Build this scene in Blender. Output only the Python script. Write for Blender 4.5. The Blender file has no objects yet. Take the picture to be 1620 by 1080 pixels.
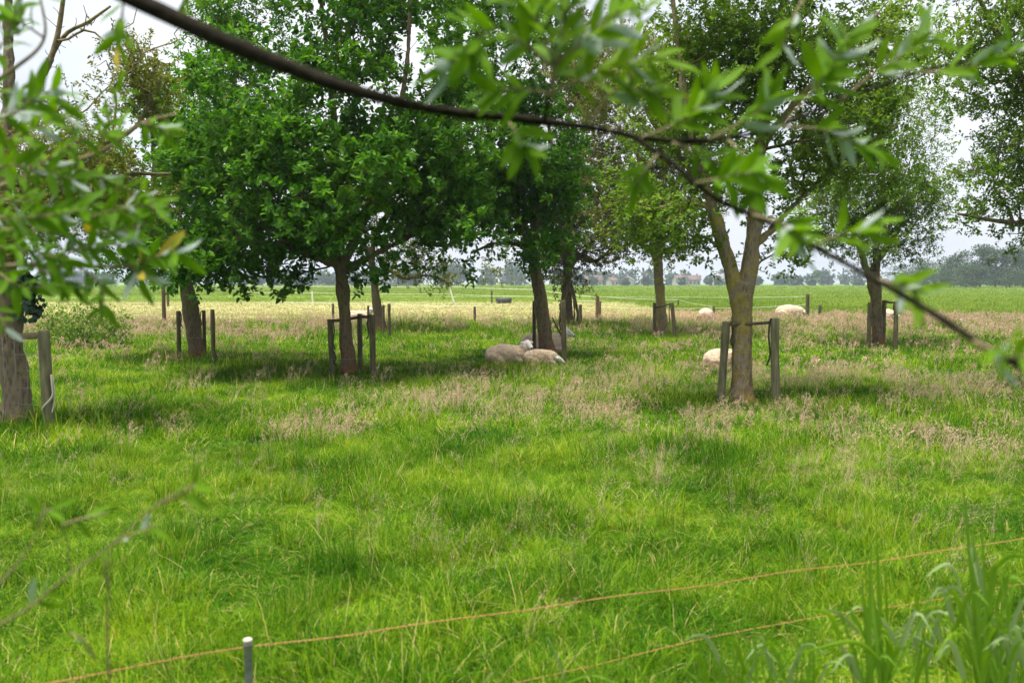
import bpy, bmesh, math, random
import numpy as np
from mathutils import Vector, Matrix, Quaternion

SC = bpy.context.scene
COL = SC.collection
PI = math.pi
rng = np.random.default_rng(7)
random.seed(7)

# ------------------------------------------------------------------ camera
F_PX, CAM_H = 1400.0, 1.70
PITCH = math.atan(93.0 / F_PX)
cam_d = bpy.data.cameras.new('camera')
cam = bpy.data.objects.new('camera', cam_d)
COL.objects.link(cam)
cam.location = (0, 0, CAM_H)
cam.rotation_euler = (PI / 2 - PITCH, 0, 0)
cam_d.sensor_width = 36.0
cam_d.lens = F_PX / 1620.0 * 36.0
cam_d.clip_start, cam_d.clip_end = 0.05, 6000
cam_d.dof.use_dof = True
cam_d.dof.focus_distance = 15.0
cam_d.dof.aperture_fstop = 2.8
SC.camera = cam

# ------------------------------------------------------------------ sky, sun, exposure
SUN_DIR = Vector((-0.17, -0.10, 1.0)).normalized()         # towards the sun, very high, veiled by thin cloud
world = bpy.data.worlds.new('World')
SC.world = world
world.use_nodes = True
nt = world.node_tree
nt.nodes.clear()
wo = nt.nodes.new('ShaderNodeOutputWorld')
bg = nt.nodes.new('ShaderNodeBackground')
bg.inputs['Strength'].default_value = 0.113
sky = nt.nodes.new('ShaderNodeTexSky')
sky.sky_type = 'NISHITA'
sky.sun_disc = False
sky.sun_elevation = math.asin(SUN_DIR.z)
sky.sun_rotation = math.atan2(SUN_DIR.x, SUN_DIR.y)
sky.dust_density = 4.0
tc = nt.nodes.new('ShaderNodeTexCoord')
mp = nt.nodes.new('ShaderNodeMapping')
mp.inputs['Scale'].default_value = (1.0, 1.0, 2.6)
cl = nt.nodes.new('ShaderNodeTexNoise')
cl.inputs['Scale'].default_value = 1.7
cl.inputs['Detail'].default_value = 7
cl.inputs['Roughness'].default_value = 0.55
cr = nt.nodes.new('ShaderNodeValToRGB')
cr.color_ramp.elements[0].position = 0.36
cr.color_ramp.elements[0].color = (2.35, 2.58, 3.00, 1)
cr.color_ramp.elements[1].position = 0.66
cr.color_ramp.elements[1].color = (3.70, 3.74, 3.82, 1)
mx = nt.nodes.new('ShaderNodeMix')
mx.data_type = 'RGBA'
mx.inputs['Factor'].default_value = 0.90                     # thin overcast over the blue
nt.links.new(tc.outputs['Generated'], mp.inputs['Vector'])
nt.links.new(mp.outputs['Vector'], cl.inputs['Vector'])
nt.links.new(cl.outputs['Fac'], cr.inputs['Fac'])
nt.links.new(sky.outputs['Color'], mx.inputs['A'])
nt.links.new(cr.outputs['Color'], mx.inputs['B'])
nt.links.new(mx.outputs['Result'], bg.inputs['Color'])
nt.links.new(bg.outputs['Background'], wo.inputs['Surface'])

sun_d = bpy.data.lights.new('sun', 'SUN')
sun_d.energy = 3.4
sun_d.angle = math.radians(28)
sun_d.color = (1.0, 0.95, 0.84)
sun = bpy.data.objects.new('sun', sun_d)
sun.rotation_euler = SUN_DIR.to_track_quat('Z', 'Y').to_euler()
sun.location = (0, 0, 30)
COL.objects.link(sun)

SC.view_settings.view_transform = 'Standard'
SC.view_settings.look = 'None'
SC.view_settings.exposure = 1.46
SC.view_settings.gamma = 1.0
SC.view_settings.use_curve_mapping = False
SC.render.engine = 'CYCLES'
SC.cycles.max_bounces = 7
SC.cycles.diffuse_bounces = 5
SC.cycles.transmission_bounces = 4
SC.cycles.use_adaptive_sampling = True
SC.cycles.adaptive_threshold = 0.025
SC.cycles.transparent_max_bounces = 4
SC.cycles.volume_bounces = 0
SC.cycles.caustics_reflective = False
SC.cycles.caustics_refractive = False
SC.cycles.use_denoising = True

# ------------------------------------------------------------------ helpers: measuring the place
cp, sp = math.cos(PITCH), math.sin(PITCH)


def at(px, py, y):
    """World point seen at photo pixel (px, py) when it stands y metres ahead."""
    u, v = (px - 810) / F_PX, (540 - py) / F_PX
    d = Vector((u, cp + v * sp, -sp + v * cp))
    t = y / d.y
    return Vector((d.x * t, y, CAM_H + d.z * t))


def gnd(px, py):
    """Ground point under photo pixel."""
    u, v = (px - 810) / F_PX, (540 - py) / F_PX
    d = Vector((u, cp + v * sp, -sp + v * cp))
    t = -CAM_H / d.z
    return Vector((d.x * t, d.y * t, 0))


def _h(ix, iy, s):
    n = (ix * 374761393 + iy * 668265263 + s * 974634777) & 0xffffffff
    n = ((n ^ (n >> 13)) * 1274126177) & 0xffffffff
    return ((n ^ (n >> 16)) & 0xffff) / 65535.0


def vnoise(x, y, s=0):
    x, y = np.asarray(x, float), np.asarray(y, float)
    ix, iy = np.floor(x).astype(np.int64), np.floor(y).astype(np.int64)
    fx, fy = x - ix, y - iy
    fx, fy = fx * fx * (3 - 2 * fx), fy * fy * (3 - 2 * fy)
    a, b = _h(ix, iy, s), _h(ix + 1, iy, s)
    c, d = _h(ix, iy + 1, s), _h(ix + 1, iy + 1, s)
    return a + (b - a) * fx + (c - a) * fy + (a - b - c + d) * fx * fy


def fbm(x, y, s=0, o=3):
    r, a, t = 0, 0.5, 0
    for k in range(o):
        r = r + a * vnoise(np.asarray(x) * 2 ** k, np.asarray(y) * 2 ** k, s + k)
        t += a
        a *= 0.5
    return r / t


def ground_h(x, y):
    x, y = np.asarray(x, float), np.asarray(y, float)
    fade = np.clip((55 - y) / 20, 0, 1) * np.clip((45 - np.abs(x)) / 15, 0, 1)
    return fade * ((fbm(x * 0.35, y * 0.35, 3) - 0.5) * 0.16 + (fbm(x * 1.0, y * 1.0, 5, 1) - 0.5) * 0.06)


def gz(x, y):
    return float(ground_h(np.array([x]), np.array([y]))[0])


# ------------------------------------------------------------------ helpers: objects
def tag(o, label=None, cat=None, group=None, kind=None):
    if label:
        o['label'] = label
    if cat:
        o['category'] = cat
    if group:
        o['group'] = group
    if kind:
        o['kind'] = kind
    return o


def empty(name, loc):
    o = bpy.data.objects.new(name, None)
    o.empty_display_size = 0.2
    o.location = loc
    COL.objects.link(o)
    return o


def np_mesh(name, V, Q=None, T=None, smooth=False):
    """Mesh from numpy vertices, quads and triangles."""
    me = bpy.data.meshes.new(name)
    V = np.asarray(V, np.float32).reshape(-1, 3)
    parts, starts, pos = [], [], 0
    for A, k in ((Q, 4), (T, 3)):
        if A is not None and len(A):
            A = np.asarray(A, np.int32).reshape(-1, k)
            parts.append(A.ravel())
            starts.append(pos + np.arange(len(A), dtype=np.int32) * k)
            pos += A.size
    loops = np.concatenate(parts)
    st = np.concatenate(starts)
    me.vertices.add(len(V))
    me.vertices.foreach_set('co', V.ravel())
    me.loops.add(len(loops))
    me.loops.foreach_set('vertex_index', loops)
    me.polygons.add(len(st))
    me.polygons.foreach_set('loop_start', st)
    if smooth:
        me.polygons.foreach_set('use_smooth', np.ones(len(st), bool))
    me.update(calc_edges=True)
    return me


def obj(name, me, mat=None, parent=None, loc=None):
    o = bpy.data.objects.new(name, me)
    if mat is not None and len(me.materials) == 0:
        me.materials.append(mat)
    COL.objects.link(o)
    if parent is not None:
        o.parent = parent
    if loc is not None:
        o.location = loc
    return o


class MB:
    """Collects tubes, boxes and ellipsoids into one mesh."""

    def __init__(self):
        self.V, self.Q, self.T, self.n = [], [], [], 0

    def add(self, V, Q=None, T=None):
        V = np.asarray(V, float).reshape(-1, 3)
        if Q is not None and len(Q):
            self.Q.append(np.asarray(Q, int).reshape(-1, 4) + self.n)
        if T is not None and len(T):
            self.T.append(np.asarray(T, int).reshape(-1, 3) + self.n)
        self.V.append(V)
        self.n += len(V)

    def tube(self, pts, rad, sides=6, cap=True, rough=0.0, seed=0, flat=1.0):
        P = np.asarray([tuple(p) for p in pts], float)
        n = len(P)
        R = np.full(n, rad, float) if np.isscalar(rad) else np.asarray(rad, float)
        tan = np.gradient(P, axis=0)
        tan /= np.linalg.norm(tan, axis=1)[:, None] + 1e-12
        up = np.array([0, 0, 1.0]) if abs(tan[0, 2]) < 0.9 else np.array([1.0, 0, 0])
        a = np.cross(tan[0], up)
        a /= np.linalg.norm(a)
        A = np.zeros_like(P)
        for i in range(n):
            a = a - tan[i] * np.dot(a, tan[i])
            a /= np.linalg.norm(a) + 1e-12
            A[i] = a
        B = np.cross(tan, A)
        th = np.arange(sides) / sides * 2 * PI
        rr = R[:, None] * np.ones(sides)[None]
        if rough:
            u = th / (2 * PI) * 7
            w = np.minimum(u, 7 - u)
            L = np.concatenate([[0], np.cumsum(np.linalg.norm(np.diff(P, axis=0), axis=1))])
            nz = vnoise(w[None] * 2.1 + 0 * L[:, None], L[:, None] * 3.5, seed) - 0.5
            nz2 = vnoise(np.arange(sides)[None] * 0.9 + 0 * L[:, None], L[:, None] * 9, seed + 9) - 0.5
            rr = rr * (1 + rough * (nz * 1.3 + nz2 * 0.7))
        V = P[:, None] + rr[..., None] * (np.cos(th)[None, :, None] * A[:, None] + flat * np.sin(th)[None, :, None] * B[:, None])
        i = np.arange(n - 1)[:, None] * sides
        j = np.arange(sides)[None]
        k = (j + 1) % sides
        Q = np.stack([i + j, i + k, i + sides + k, i + sides + j], -1).reshape(-1, 4)
        T = None
        V = V.reshape(-1, 3)
        if cap:
            V = np.concatenate([V, P[:1], P[-1:]])
            c0, c1 = n * sides, n * sides + 1
            T = [(c0, (m + 1) % sides, m) for m in range(sides)] + \
                [(c1, (n - 1) * sides + m, (n - 1) * sides + (m + 1) % sides) for m in range(sides)]
        self.add(V, Q, T)
        return self

    def box(self, c, s, rot=0.0):
        x, y, z = s[0] / 2, s[1] / 2, s[2] / 2
        V = np.array([(sx * x, sy * y, sz * z) for sz in (-1, 1) for sy in (-1, 1) for sx in (-1, 1)])
        cr_, sr_ = math.cos(rot), math.sin(rot)
        V = V @ np.array([[cr_, sr_, 0], [-sr_, cr_, 0], [0, 0, 1]]) + np.asarray(c)
        self.add(V, [(0, 2, 3, 1), (4, 5, 7, 6), (0, 1, 5, 4), (2, 6, 7, 3), (0, 4, 6, 2), (1, 3, 7, 5)])
        return self

    def mesh(self, name, smooth=False):
        return np_mesh(name, np.concatenate(self.V), np.concatenate(self.Q) if self.Q else None,
                       np.concatenate(self.T) if self.T else None, smooth)


def spline(pts, step):
    """Catmull-Rom through rows (x, y, z, r...), resampled about every step metres."""
    P = np.asarray(pts, float)
    if len(P) < 2:
        return P
    E = np.concatenate([[2 * P[0] - P[1]], P, [2 * P[-1] - P[-2]]])
    out = []
    for i in range(len(P) - 1):
        p0, p1, p2, p3 = E[i:i + 4]
        m = max(1, int(math.ceil(np.linalg.norm((p2 - p1)[:3]) / step)))
        t = (np.arange(m) / m)[:, None]
        out.append(0.5 * (2 * p1 + (p2 - p0) * t + (2 * p0 - 5 * p1 + 4 * p2 - p3) * t ** 2 + (3 * p1 - p0 - 3 * p2 + p3) * t ** 3))
    out.append(P[-1:])
    return np.concatenate(out)


def unit(A):
    return A / (np.linalg.norm(A, axis=-1, keepdims=True) + 1e-12)


# ------------------------------------------------------------------ materials
def new_mat(name):
    m = bpy.data.materials.new(name)
    m.use_nodes = True
    t = m.node_tree
    t.nodes.clear()
    return m, t


def N(t, typ, **kw):
    n = t.nodes.new(typ)
    for k, v in kw.items():
        if k in n.inputs:
            n.inputs[k].default_value = v
        else:
            setattr(n, k, v)
    return n


def ramp(t, stops, src):
    r = t.nodes.new('ShaderNodeValToRGB')
    e = r.color_ramp.elements
    while len(e) < len(stops):
        e.new(0.5)
    for el, (p, c) in zip(e, stops):
        el.position = p
        el.color = (*c, 1) if len(c) == 3 else c
    t.links.new(src, r.inputs['Fac'])
    return r.outputs['Color']


def noise(t, scale, detail=3, vec=None, rough=0.5):
    n = N(t, 'ShaderNodeTexNoise', Scale=scale, Detail=detail, Roughness=rough)
    if vec is not None:
        t.links.new(vec, n.inputs['Vector'])
    return n.outputs['Fac']


def mixc(t, f, a, b, mode='MIX'):
    m = t.nodes.new('ShaderNodeMix')
    m.data_type = 'RGBA'
    m.blend_type = mode
    for s, v in (('Factor', f), ('A', a), ('B', b)):
        i = [q for q in m.inputs if q.name == s and q.enabled][0] if s != 'Factor' else m.inputs[0]
        if isinstance(v, (int, float)):
            i.default_value = v
        elif isinstance(v, tuple):
            i.default_value = (*v, 1) if len(v) == 3 else v
        else:
            t.links.new(v, i)
    return [q for q in m.outputs if q.enabled][0]


def math_(t, op, a, b=None, clamp=False):
    m = t.nodes.new('ShaderNodeMath')
    m.operation = op
    m.use_clamp = clamp
    for i, v in enumerate((a, b)):
        if v is None:
            continue
        if isinstance(v, (int, float)):
            m.inputs[i].default_value = v
        else:
            t.links.new(v, m.inputs[i])
    return m.outputs[0]


def leaf_mat(name, dark, mid, light, trans, rough=0.5, tw=0.35, spec=0.35, patch=0.9, back=None, inst=False, dry=None, ramps=(0.1, 0.5, 0.95)):
    m, t = new_mat(name)
    geo = N(t, 'ShaderNodeNewGeometry')
    nz = noise(t, patch, 2, geo.outputs['Position'])
    rnd = geo.outputs['Random Per Island']
    if inst:
        oi = N(t, 'ShaderNodeObjectInfo')
        rnd = math_(t, 'FRACT', math_(t, 'ADD', rnd, oi.outputs['Random']))
    f = math_(t, 'ADD', math_(t, 'MULTIPLY', rnd, 0.55), math_(t, 'MULTIPLY', math_(t, 'SUBTRACT', nz, 0.25), 0.9), True)
    col = ramp(t, [(ramps[0], dark), (ramps[1], mid), (ramps[2], light)], f)
    if dry is not None:
        r2 = math_(t, 'FRACT', math_(t, 'MULTIPLY', rnd, 17.31))
        thr = math_(t, 'SUBTRACT', 1.0, math_(t, 'MULTIPLY', noise(t, 0.9, 3, geo.outputs['Position'], 0.6), dry[1]))
        col = mixc(t, math_(t, 'GREATER_THAN', r2, thr), col, dry[0])
    tcol = mixc(t, 1.0, col, trans, 'MULTIPLY')
    if back is not None:
        col = mixc(t, geo.outputs['Backfacing'], col, back)
    p = N(t, 'ShaderNodeBsdfPrincipled', Roughness=rough)
    p.inputs['Specular IOR Level'].default_value = spec
    t.links.new(col, p.inputs['Base Color'])
    tr = N(t, 'ShaderNodeBsdfTranslucent')
    t.links.new(tcol, tr.inputs['Color'])
    ms = N(t, 'ShaderNodeMixShader', Fac=tw)
    t.links.new(p.outputs[0], ms.inputs[1])
    t.links.new(tr.outputs[0], ms.inputs[2])
    o = N(t, 'ShaderNodeOutputMaterial')
    t.links.new(ms.outputs[0], o.inputs['Surface'])
    return m


def bark_mat(name, dark, mid, lichen, lich_amt, rub=None, rub_h=0.8, scale=1.0):
    m, t = new_mat(name)
    tcn = N(t, 'ShaderNodeTexCoord')
    mpn = N(t, 'ShaderNodeMapping')
    mpn.inputs['Scale'].default_value = (1, 1, 0.28)
    t.links.new(tcn.outputs['Object'], mpn.inputs['Vector'])
    v = N(t, 'ShaderNodeTexVoronoi', Scale=26 * scale)
    v.feature = 'F1'
    t.links.new(mpn.outputs[0], v.inputs['Vector'])
    n1 = noise(t, 14 * scale, 5, mpn.outputs[0], 0.65)
    n2 = noise(t, 4.5, 4, tcn.outputs['Object'], 0.6)
    n3 = noise(t, 38, 3, tcn.outputs['Object'], 0.6)
    f = math_(t, 'MULTIPLY', math_(t, 'ADD', v.outputs['Distance'], n1), 0.75, True)
    col = ramp(t, [(0.28, dark), (0.75, mid)], f)
    if rub is not None:
        sx = N(t, 'ShaderNodeSeparateXYZ')
        t.links.new(tcn.outputs['Object'], sx.inputs[0])
        hz = math_(t, 'SUBTRACT', 1.0, math_(t, 'DIVIDE', sx.outputs['Z'], rub_h), True)
        rf = math_(t, 'MULTIPLY', math_(t, 'GREATER_THAN', math_(t, 'ADD', n2, math_(t, 'MULTIPLY', hz, 0.22)), 0.62), 0.75)
        rf = math_(t, 'MULTIPLY', rf, math_(t, 'GREATER_THAN', hz, 0.02))
        col = mixc(t, rf, col, rub)
    lf = math_(t, 'MULTIPLY', math_(t, 'GREATER_THAN', math_(t, 'ADD', math_(t, 'MULTIPLY', n2, 0.6), math_(t, 'MULTIPLY', n3, 0.5)), 0.66 - lich_amt * 0.14), 0.8)
    col = mixc(t, lf, col, lichen)
    pb = N(t, 'ShaderNodeBsdfPrincipled', Roughness=0.9)
    pb.inputs['Specular IOR Level'].default_value = 0.15
    t.links.new(col, pb.inputs['Base Color'])
    bp = N(t, 'ShaderNodeBump', Strength=0.8, Distance=0.02)
    t.links.new(math_(t, 'ADD', f, math_(t, 'MULTIPLY', n3, 0.4)), bp.inputs['Height'])
    t.links.new(bp.outputs[0], pb.inputs['Normal'])
    o = N(t, 'ShaderNodeOutputMaterial')
    t.links.new(pb.outputs[0], o.inputs['Surface'])
    return m


def plain_mat(name, c1, c2, scale=8, rough=0.8, stretch=(1, 1, 1), spec=0.3, metal=0.0, bump=0.3):
    m, t = new_mat(name)
    tcn = N(t, 'ShaderNodeTexCoord')
    mpn = N(t, 'ShaderNodeMapping')
    mpn.inputs['Scale'].default_value = stretch
    t.links.new(tcn.outputs['Object'], mpn.inputs['Vector'])
    n1 = noise(t, scale, 5, mpn.outputs[0], 0.6)
    col = ramp(t, [(0.3, c1), (0.7, c2)], n1)
    pb = N(t, 'ShaderNodeBsdfPrincipled', Roughness=rough, Metallic=metal)
    pb.inputs['Specular IOR Level'].default_value = spec
    t.links.new(col, pb.inputs['Base Color'])
    if bump:
        bp = N(t, 'ShaderNodeBump', Strength=bump, Distance=0.01)
        t.links.new(n1, bp.inputs['Height'])
        t.links.new(bp.outputs[0], pb.inputs['Normal'])
    o = N(t, 'ShaderNodeOutputMaterial')
    t.links.new(pb.outputs[0], o.inputs['Surface'])
    return m


M = {}
M['leaf_plum'] = leaf_mat('leaf_plum', (0.022, 0.088, 0.007), (0.056, 0.165, 0.012), (0.150, 0.285, 0.026), (1.5, 1.5, 0.55), rough=0.5, tw=0.42, spec=0.14, patch=0.8)
M['leaf_apple'] = leaf_mat('leaf_apple', (0.055, 0.125, 0.014), (0.115, 0.210, 0.024), (0.215, 0.295, 0.045), (1.5, 1.5, 0.65), rough=0.55, spec=0.10, tw=0.42, patch=0.7)
M['leaf_olive'] = leaf_mat('leaf_olive', (0.055, 0.090, 0.012), (0.125, 0.160, 0.022), (0.230, 0.225, 0.055), (1.5, 1.4, 0.65), rough=0.6, spec=0.15, tw=0.40, patch=0.6)
M['leaf_brown'] = leaf_mat('leaf_brown', (0.040, 0.055, 0.012), (0.095, 0.110, 0.024), (0.190, 0.165, 0.055), (1.5, 1.3, 0.7), rough=0.6, spec=0.1, tw=0.38, patch=0.6)
M['leaf_ivy'] = leaf_mat('leaf_ivy', (0.010, 0.032, 0.014), (0.022, 0.062, 0.025), (0.045, 0.100, 0.040), (1.2, 1.5, 0.7), rough=0.35, tw=0.15)
M['leaf_far'] = leaf_mat('leaf_far', (0.016, 0.040, 0.014), (0.034, 0.070, 0.022), (0.060, 0.100, 0.034), (1.2, 1.4, 0.8), rough=0.6, tw=0.2, patch=0.12)
M['willow'] = leaf_mat('willow', (0.048, 0.135, 0.003), (0.090, 0.200, 0.005), (0.180, 0.285, 0.012), (1.4, 1.4, 0.35), rough=0.55, tw=0.38, spec=0.08, patch=2.0, back=(0.36, 0.43, 0.38))
M['willow_yellow'] = leaf_mat('willow_yellow', (0.30, 0.26, 0.02), (0.42, 0.34, 0.03), (0.50, 0.25, 0.03), (1.4, 1.3, 0.5), rough=0.45, tw=0.35)
M['grass'] = leaf_mat('grass', (0.006, 0.055, 0.001), (0.063, 0.185, 0.003), (0.290, 0.402, 0.018), (1.5, 1.4, 0.4), rough=0.6, tw=0.36, spec=0.08, patch=0.9, inst=True, dry=((0.50, 0.42, 0.17), 0.11), ramps=(0.18, 0.5, 0.86))
M['grass_dry'] = leaf_mat('grass_dry', (0.16, 0.17, 0.05), (0.30, 0.27, 0.11), (0.42, 0.36, 0.19), (1.2, 1.2, 0.9), rough=0.7, tw=0.3, inst=True)
M['seed'] = leaf_mat('seed', (0.36, 0.22, 0.16), (0.52, 0.36, 0.26), (0.64, 0.50, 0.38), (1.2, 1.1, 0.9), rough=0.8, tw=0.25, inst=True)
M['straw'] = leaf_mat('straw', (0.16, 0.19, 0.06), (0.29, 0.28, 0.13), (0.40, 0.37, 0.21), (1.2, 1.2, 0.8), rough=0.8, spec=0.05, tw=0.25, inst=True)
M['crop'] = leaf_mat('crop', (0.065, 0.140, 0.012), (0.125, 0.200, 0.026), (0.230, 0.280, 0.060), (1.5, 1.4, 0.5), rough=0.7, tw=0.35, spec=0.06, patch=0.09, inst=True)
M['reed'] = leaf_mat('reed', (0.070, 0.185, 0.004), (0.125, 0.255, 0.008), (0.200, 0.320, 0.020), (1.5, 1.5, 0.5), rough=0.5, tw=0.38, spec=0.12, back=(0.12, 0.25, 0.02))

M['reed_pale'] = leaf_mat('reed_pale', (0.12, 0.20, 0.05), (0.22, 0.31, 0.12), (0.32, 0.40, 0.20), (1.3, 1.4, 0.8), rough=0.4, tw=0.3, spec=0.3)
M['bark_plum'] = bark_mat('bark_plum', (0.040, 0.030, 0.018), (0.150, 0.112, 0.068), (0.17, 0.155, 0.045), 0.30, rub=(0.17, 0.065, 0.032))
M['bark_lichen'] = bark_mat('bark_lichen', (0.055, 0.042, 0.027), (0.215, 0.170, 0.115), (0.29, 0.225, 0.045), 0.66, rub=(0.16, 0.090, 0.060), rub_h=0.9)
M['bark_grey'] = bark_mat('bark_grey', (0.036, 0.027, 0.018), (0.170, 0.135, 0.092), (0.21, 0.17, 0.07), 0.35)
M['bark_twig'] = plain_mat('bark_twig', (0.070, 0.055, 0.028), (0.24, 0.19, 0.085), 20)
M['willow_bark'] = plain_mat('willow_bark', (0.005, 0.0045, 0.003), (0.026, 0.021, 0.013), 60, rough=0.9, spec=0.1, bump=0.6)
M['willow_twig'] = plain_mat('willow_twig', (0.16, 0.13, 0.06), (0.25, 0.20, 0.10), 50, rough=0.6)
M['post'] = plain_mat('post', (0.070, 0.066, 0.038), (0.200, 0.185, 0.105), 22, rough=0.9, stretch=(1, 1, 0.14), spec=0.15, bump=0.8)
M['post_dark'] = plain_mat('post_dark', (0.045, 0.038, 0.022), (0.15, 0.128, 0.070), 22, rough=0.9, stretch=(1, 1, 0.14), spec=0.15, bump=0.8)
M['post_brown'] = plain_mat('post_brown', (0.075, 0.045, 0.025), (0.17, 0.105, 0.06), 22, rough=0.9, stretch=(1, 1, 0.14), spec=0.15, bump=0.8)
M['strap'] = plain_mat('strap', (0.012, 0.011, 0.010), (0.035, 0.030, 0.025), 20, rough=0.7)
M['rail'] = plain_mat('rail', (0.14, 0.11, 0.065), (0.24, 0.20, 0.12), 18, rough=0.9, stretch=(0.2, 1, 1))
M['wire'] = plain_mat('wire', (0.16, 0.16, 0.16), (0.34, 0.34, 0.33), 60, rough=0.5, metal=0.6, bump=0)
M['tape'] = plain_mat('tape', (0.52, 0.53, 0.45), (0.66, 0.66, 0.58), 20, rough=0.6, bump=0)
M['rope'] = plain_mat('rope', (0.26, 0.105, 0.032), (0.46, 0.26, 0.10), 90, rough=0.7)
M['pale_rope'] = plain_mat('pale_rope', (0.36, 0.33, 0.25), (0.52, 0.48, 0.38), 120, rough=0.9)
M['grey_plastic'] = plain_mat('grey_plastic', (0.17, 0.18, 0.17), (0.27, 0.28, 0.27), 40, rough=0.6)
M['trough'] = plain_mat('trough', (0.035, 0.040, 0.045), (0.07, 0.075, 0.08), 6, rough=0.6)
M['house_wall'] = plain_mat('house_wall', (0.40, 0.37, 0.34), (0.50, 0.47, 0.43), 0.3, rough=0.9, bump=0)
M['house_brick'] = plain_mat('house_brick', (0.25, 0.12, 0.09), (0.32, 0.17, 0.12), 0.5, rough=0.9, bump=0)
M['roof_tile'] = plain_mat('roof_tile', (0.10, 0.07, 0.06), (0.15, 0.10, 0.085), 0.5, rough=0.9, bump=0)
M['roof_grey'] = plain_mat('roof_grey', (0.16, 0.17, 0.19), (0.24, 0.25, 0.27), 0.4, rough=0.8, bump=0)
M['window'] = plain_mat('window', (0.02, 0.025, 0.03), (0.04, 0.05, 0.06), 2, rough=0.15, spec=0.6, bump=0)
M['white_panel'] = plain_mat('white_panel', (0.74, 0.75, 0.76), (0.80, 0.80, 0.80), 2, rough=0.6, bump=0)

# ------------------------------------------------------------------ ground: one sheet to the horizon
def ground_material():
    m, t = new_mat('ground')
    geo = N(t, 'ShaderNodeNewGeometry')
    pos = geo.outputs['Position']
    sx = N(t, 'ShaderNodeSeparateXYZ')
    t.links.new(pos, sx.inputs[0])
    X, Y = sx.outputs['X'], sx.outputs['Y']
    n1 = noise(t, 0.9, 5, pos, 0.6)
    n2 = noise(t, 7.0, 4, pos, 0.6)
    mpn = N(t, 'ShaderNodeMapping')
    mpn.inputs['Scale'].default_value = (0.045, 0.5, 1)
    t.links.new(pos, mpn.inputs['Vector'])
    n3 = noise(t, 1.0, 4, mpn.outputs[0], 0.6)           # long streaks across the view
    n4 = noise(t, 0.05, 4, pos, 0.6)
    meadow = ramp(t, [(0.3, (0.016, 0.045, 0.005)), (0.7, (0.050, 0.085, 0.014))], n2)
    hay = ramp(t, [(0.3, (0.17, 0.20, 0.05)), (0.5, (0.33, 0.31, 0.12)), (0.7, (0.41, 0.37, 0.19))], n3)
    lane = ramp(t, [(0.3, (0.13, 0.22, 0.035)), (0.7, (0.24, 0.28, 0.07))], n3)
    rough_ = ramp(t, [(0.35, (0.24, 0.19, 0.08)), (0.65, (0.17, 0.22, 0.05))], n3)
    crop = ramp(t, [(0.3, (0.085, 0.165, 0.008)), (0.55, (0.130, 0.205, 0.014)), (0.75, (0.20, 0.24, 0.04))], n4)
    yw = math_(t, 'ADD', Y, math_(t, 'MULTIPLY', math_(t, 'SUBTRACT', n3, 0.5), 14))
    def step(v, lo, hi):
        mr = N(t, 'ShaderNodeMapRange')
        mr.inputs['From Min'].default_value = lo
        mr.inputs['From Max'].default_value = hi
        t.links.new(v, mr.inputs['Value'])
        return mr.outputs[0]
    c = mixc(t, step(yw, 36, 40), meadow, hay)
    c = mixc(t, step(yw, 74, 79), c, lane)
    c = mixc(t, step(yw, 112, 118), c, rough_)
    c = mixc(t, step(yw, 150, 160), c, crop)
    right = mixc(t, step(yw, 36, 46), meadow, crop)       # east of the hay the tall crop starts close by
    xw = math_(t, 'ADD', X, math_(t, 'MULTIPLY', math_(t, 'SUBTRACT', n1, 0.5), 4))
    c = mixc(t, step(xw, 8, 12), c, right)
    pb = N(t, 'ShaderNodeBsdfPrincipled', Roughness=0.95)
    pb.inputs['Specular IOR Level'].default_value = 0.1
    t.links.new(c, pb.inputs['Base Color'])
    bp = N(t, 'ShaderNodeBump', Strength=0.6, Distance=0.06)
    t.links.new(n2, bp.inputs['Height'])
    t.links.new(bp.outputs[0], pb.inputs['Normal'])
    o = N(t, 'ShaderNodeOutputMaterial')
    t.links.new(pb.outputs[0], o.inputs['Surface'])
    return m


xs = np.concatenate([[-1500, -900, -500, -250, -120, -70], np.arange(-46, 46.01, 0.35), [70, 120, 250, 500, 900, 1500]])
ys = np.concatenate([[-300, -100, -30, -10], np.arange(-4, 60, 0.35), [64, 70, 80, 100, 140, 200, 300, 500, 900, 1500]])
GX, GY = np.meshgrid(xs, ys)
GV = np.stack([GX, GY, ground_h(GX, GY) - 0.025 * (np.abs(GX) < 40) * (GY < 50)], -1).reshape(-1, 3)
nx = len(xs)
gi = (np.arange(len(ys) - 1)[:, None] * nx + np.arange(nx - 1)[None]).ravel()
ground = obj('ground', np_mesh('ground', GV, np.stack([gi, gi + 1, gi + nx + 1, gi + nx], -1), smooth=True), ground_material())
tag(ground, 'flat green meadow with a pale mown hay strip reaching the horizon', 'meadow', kind='structure')


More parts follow.
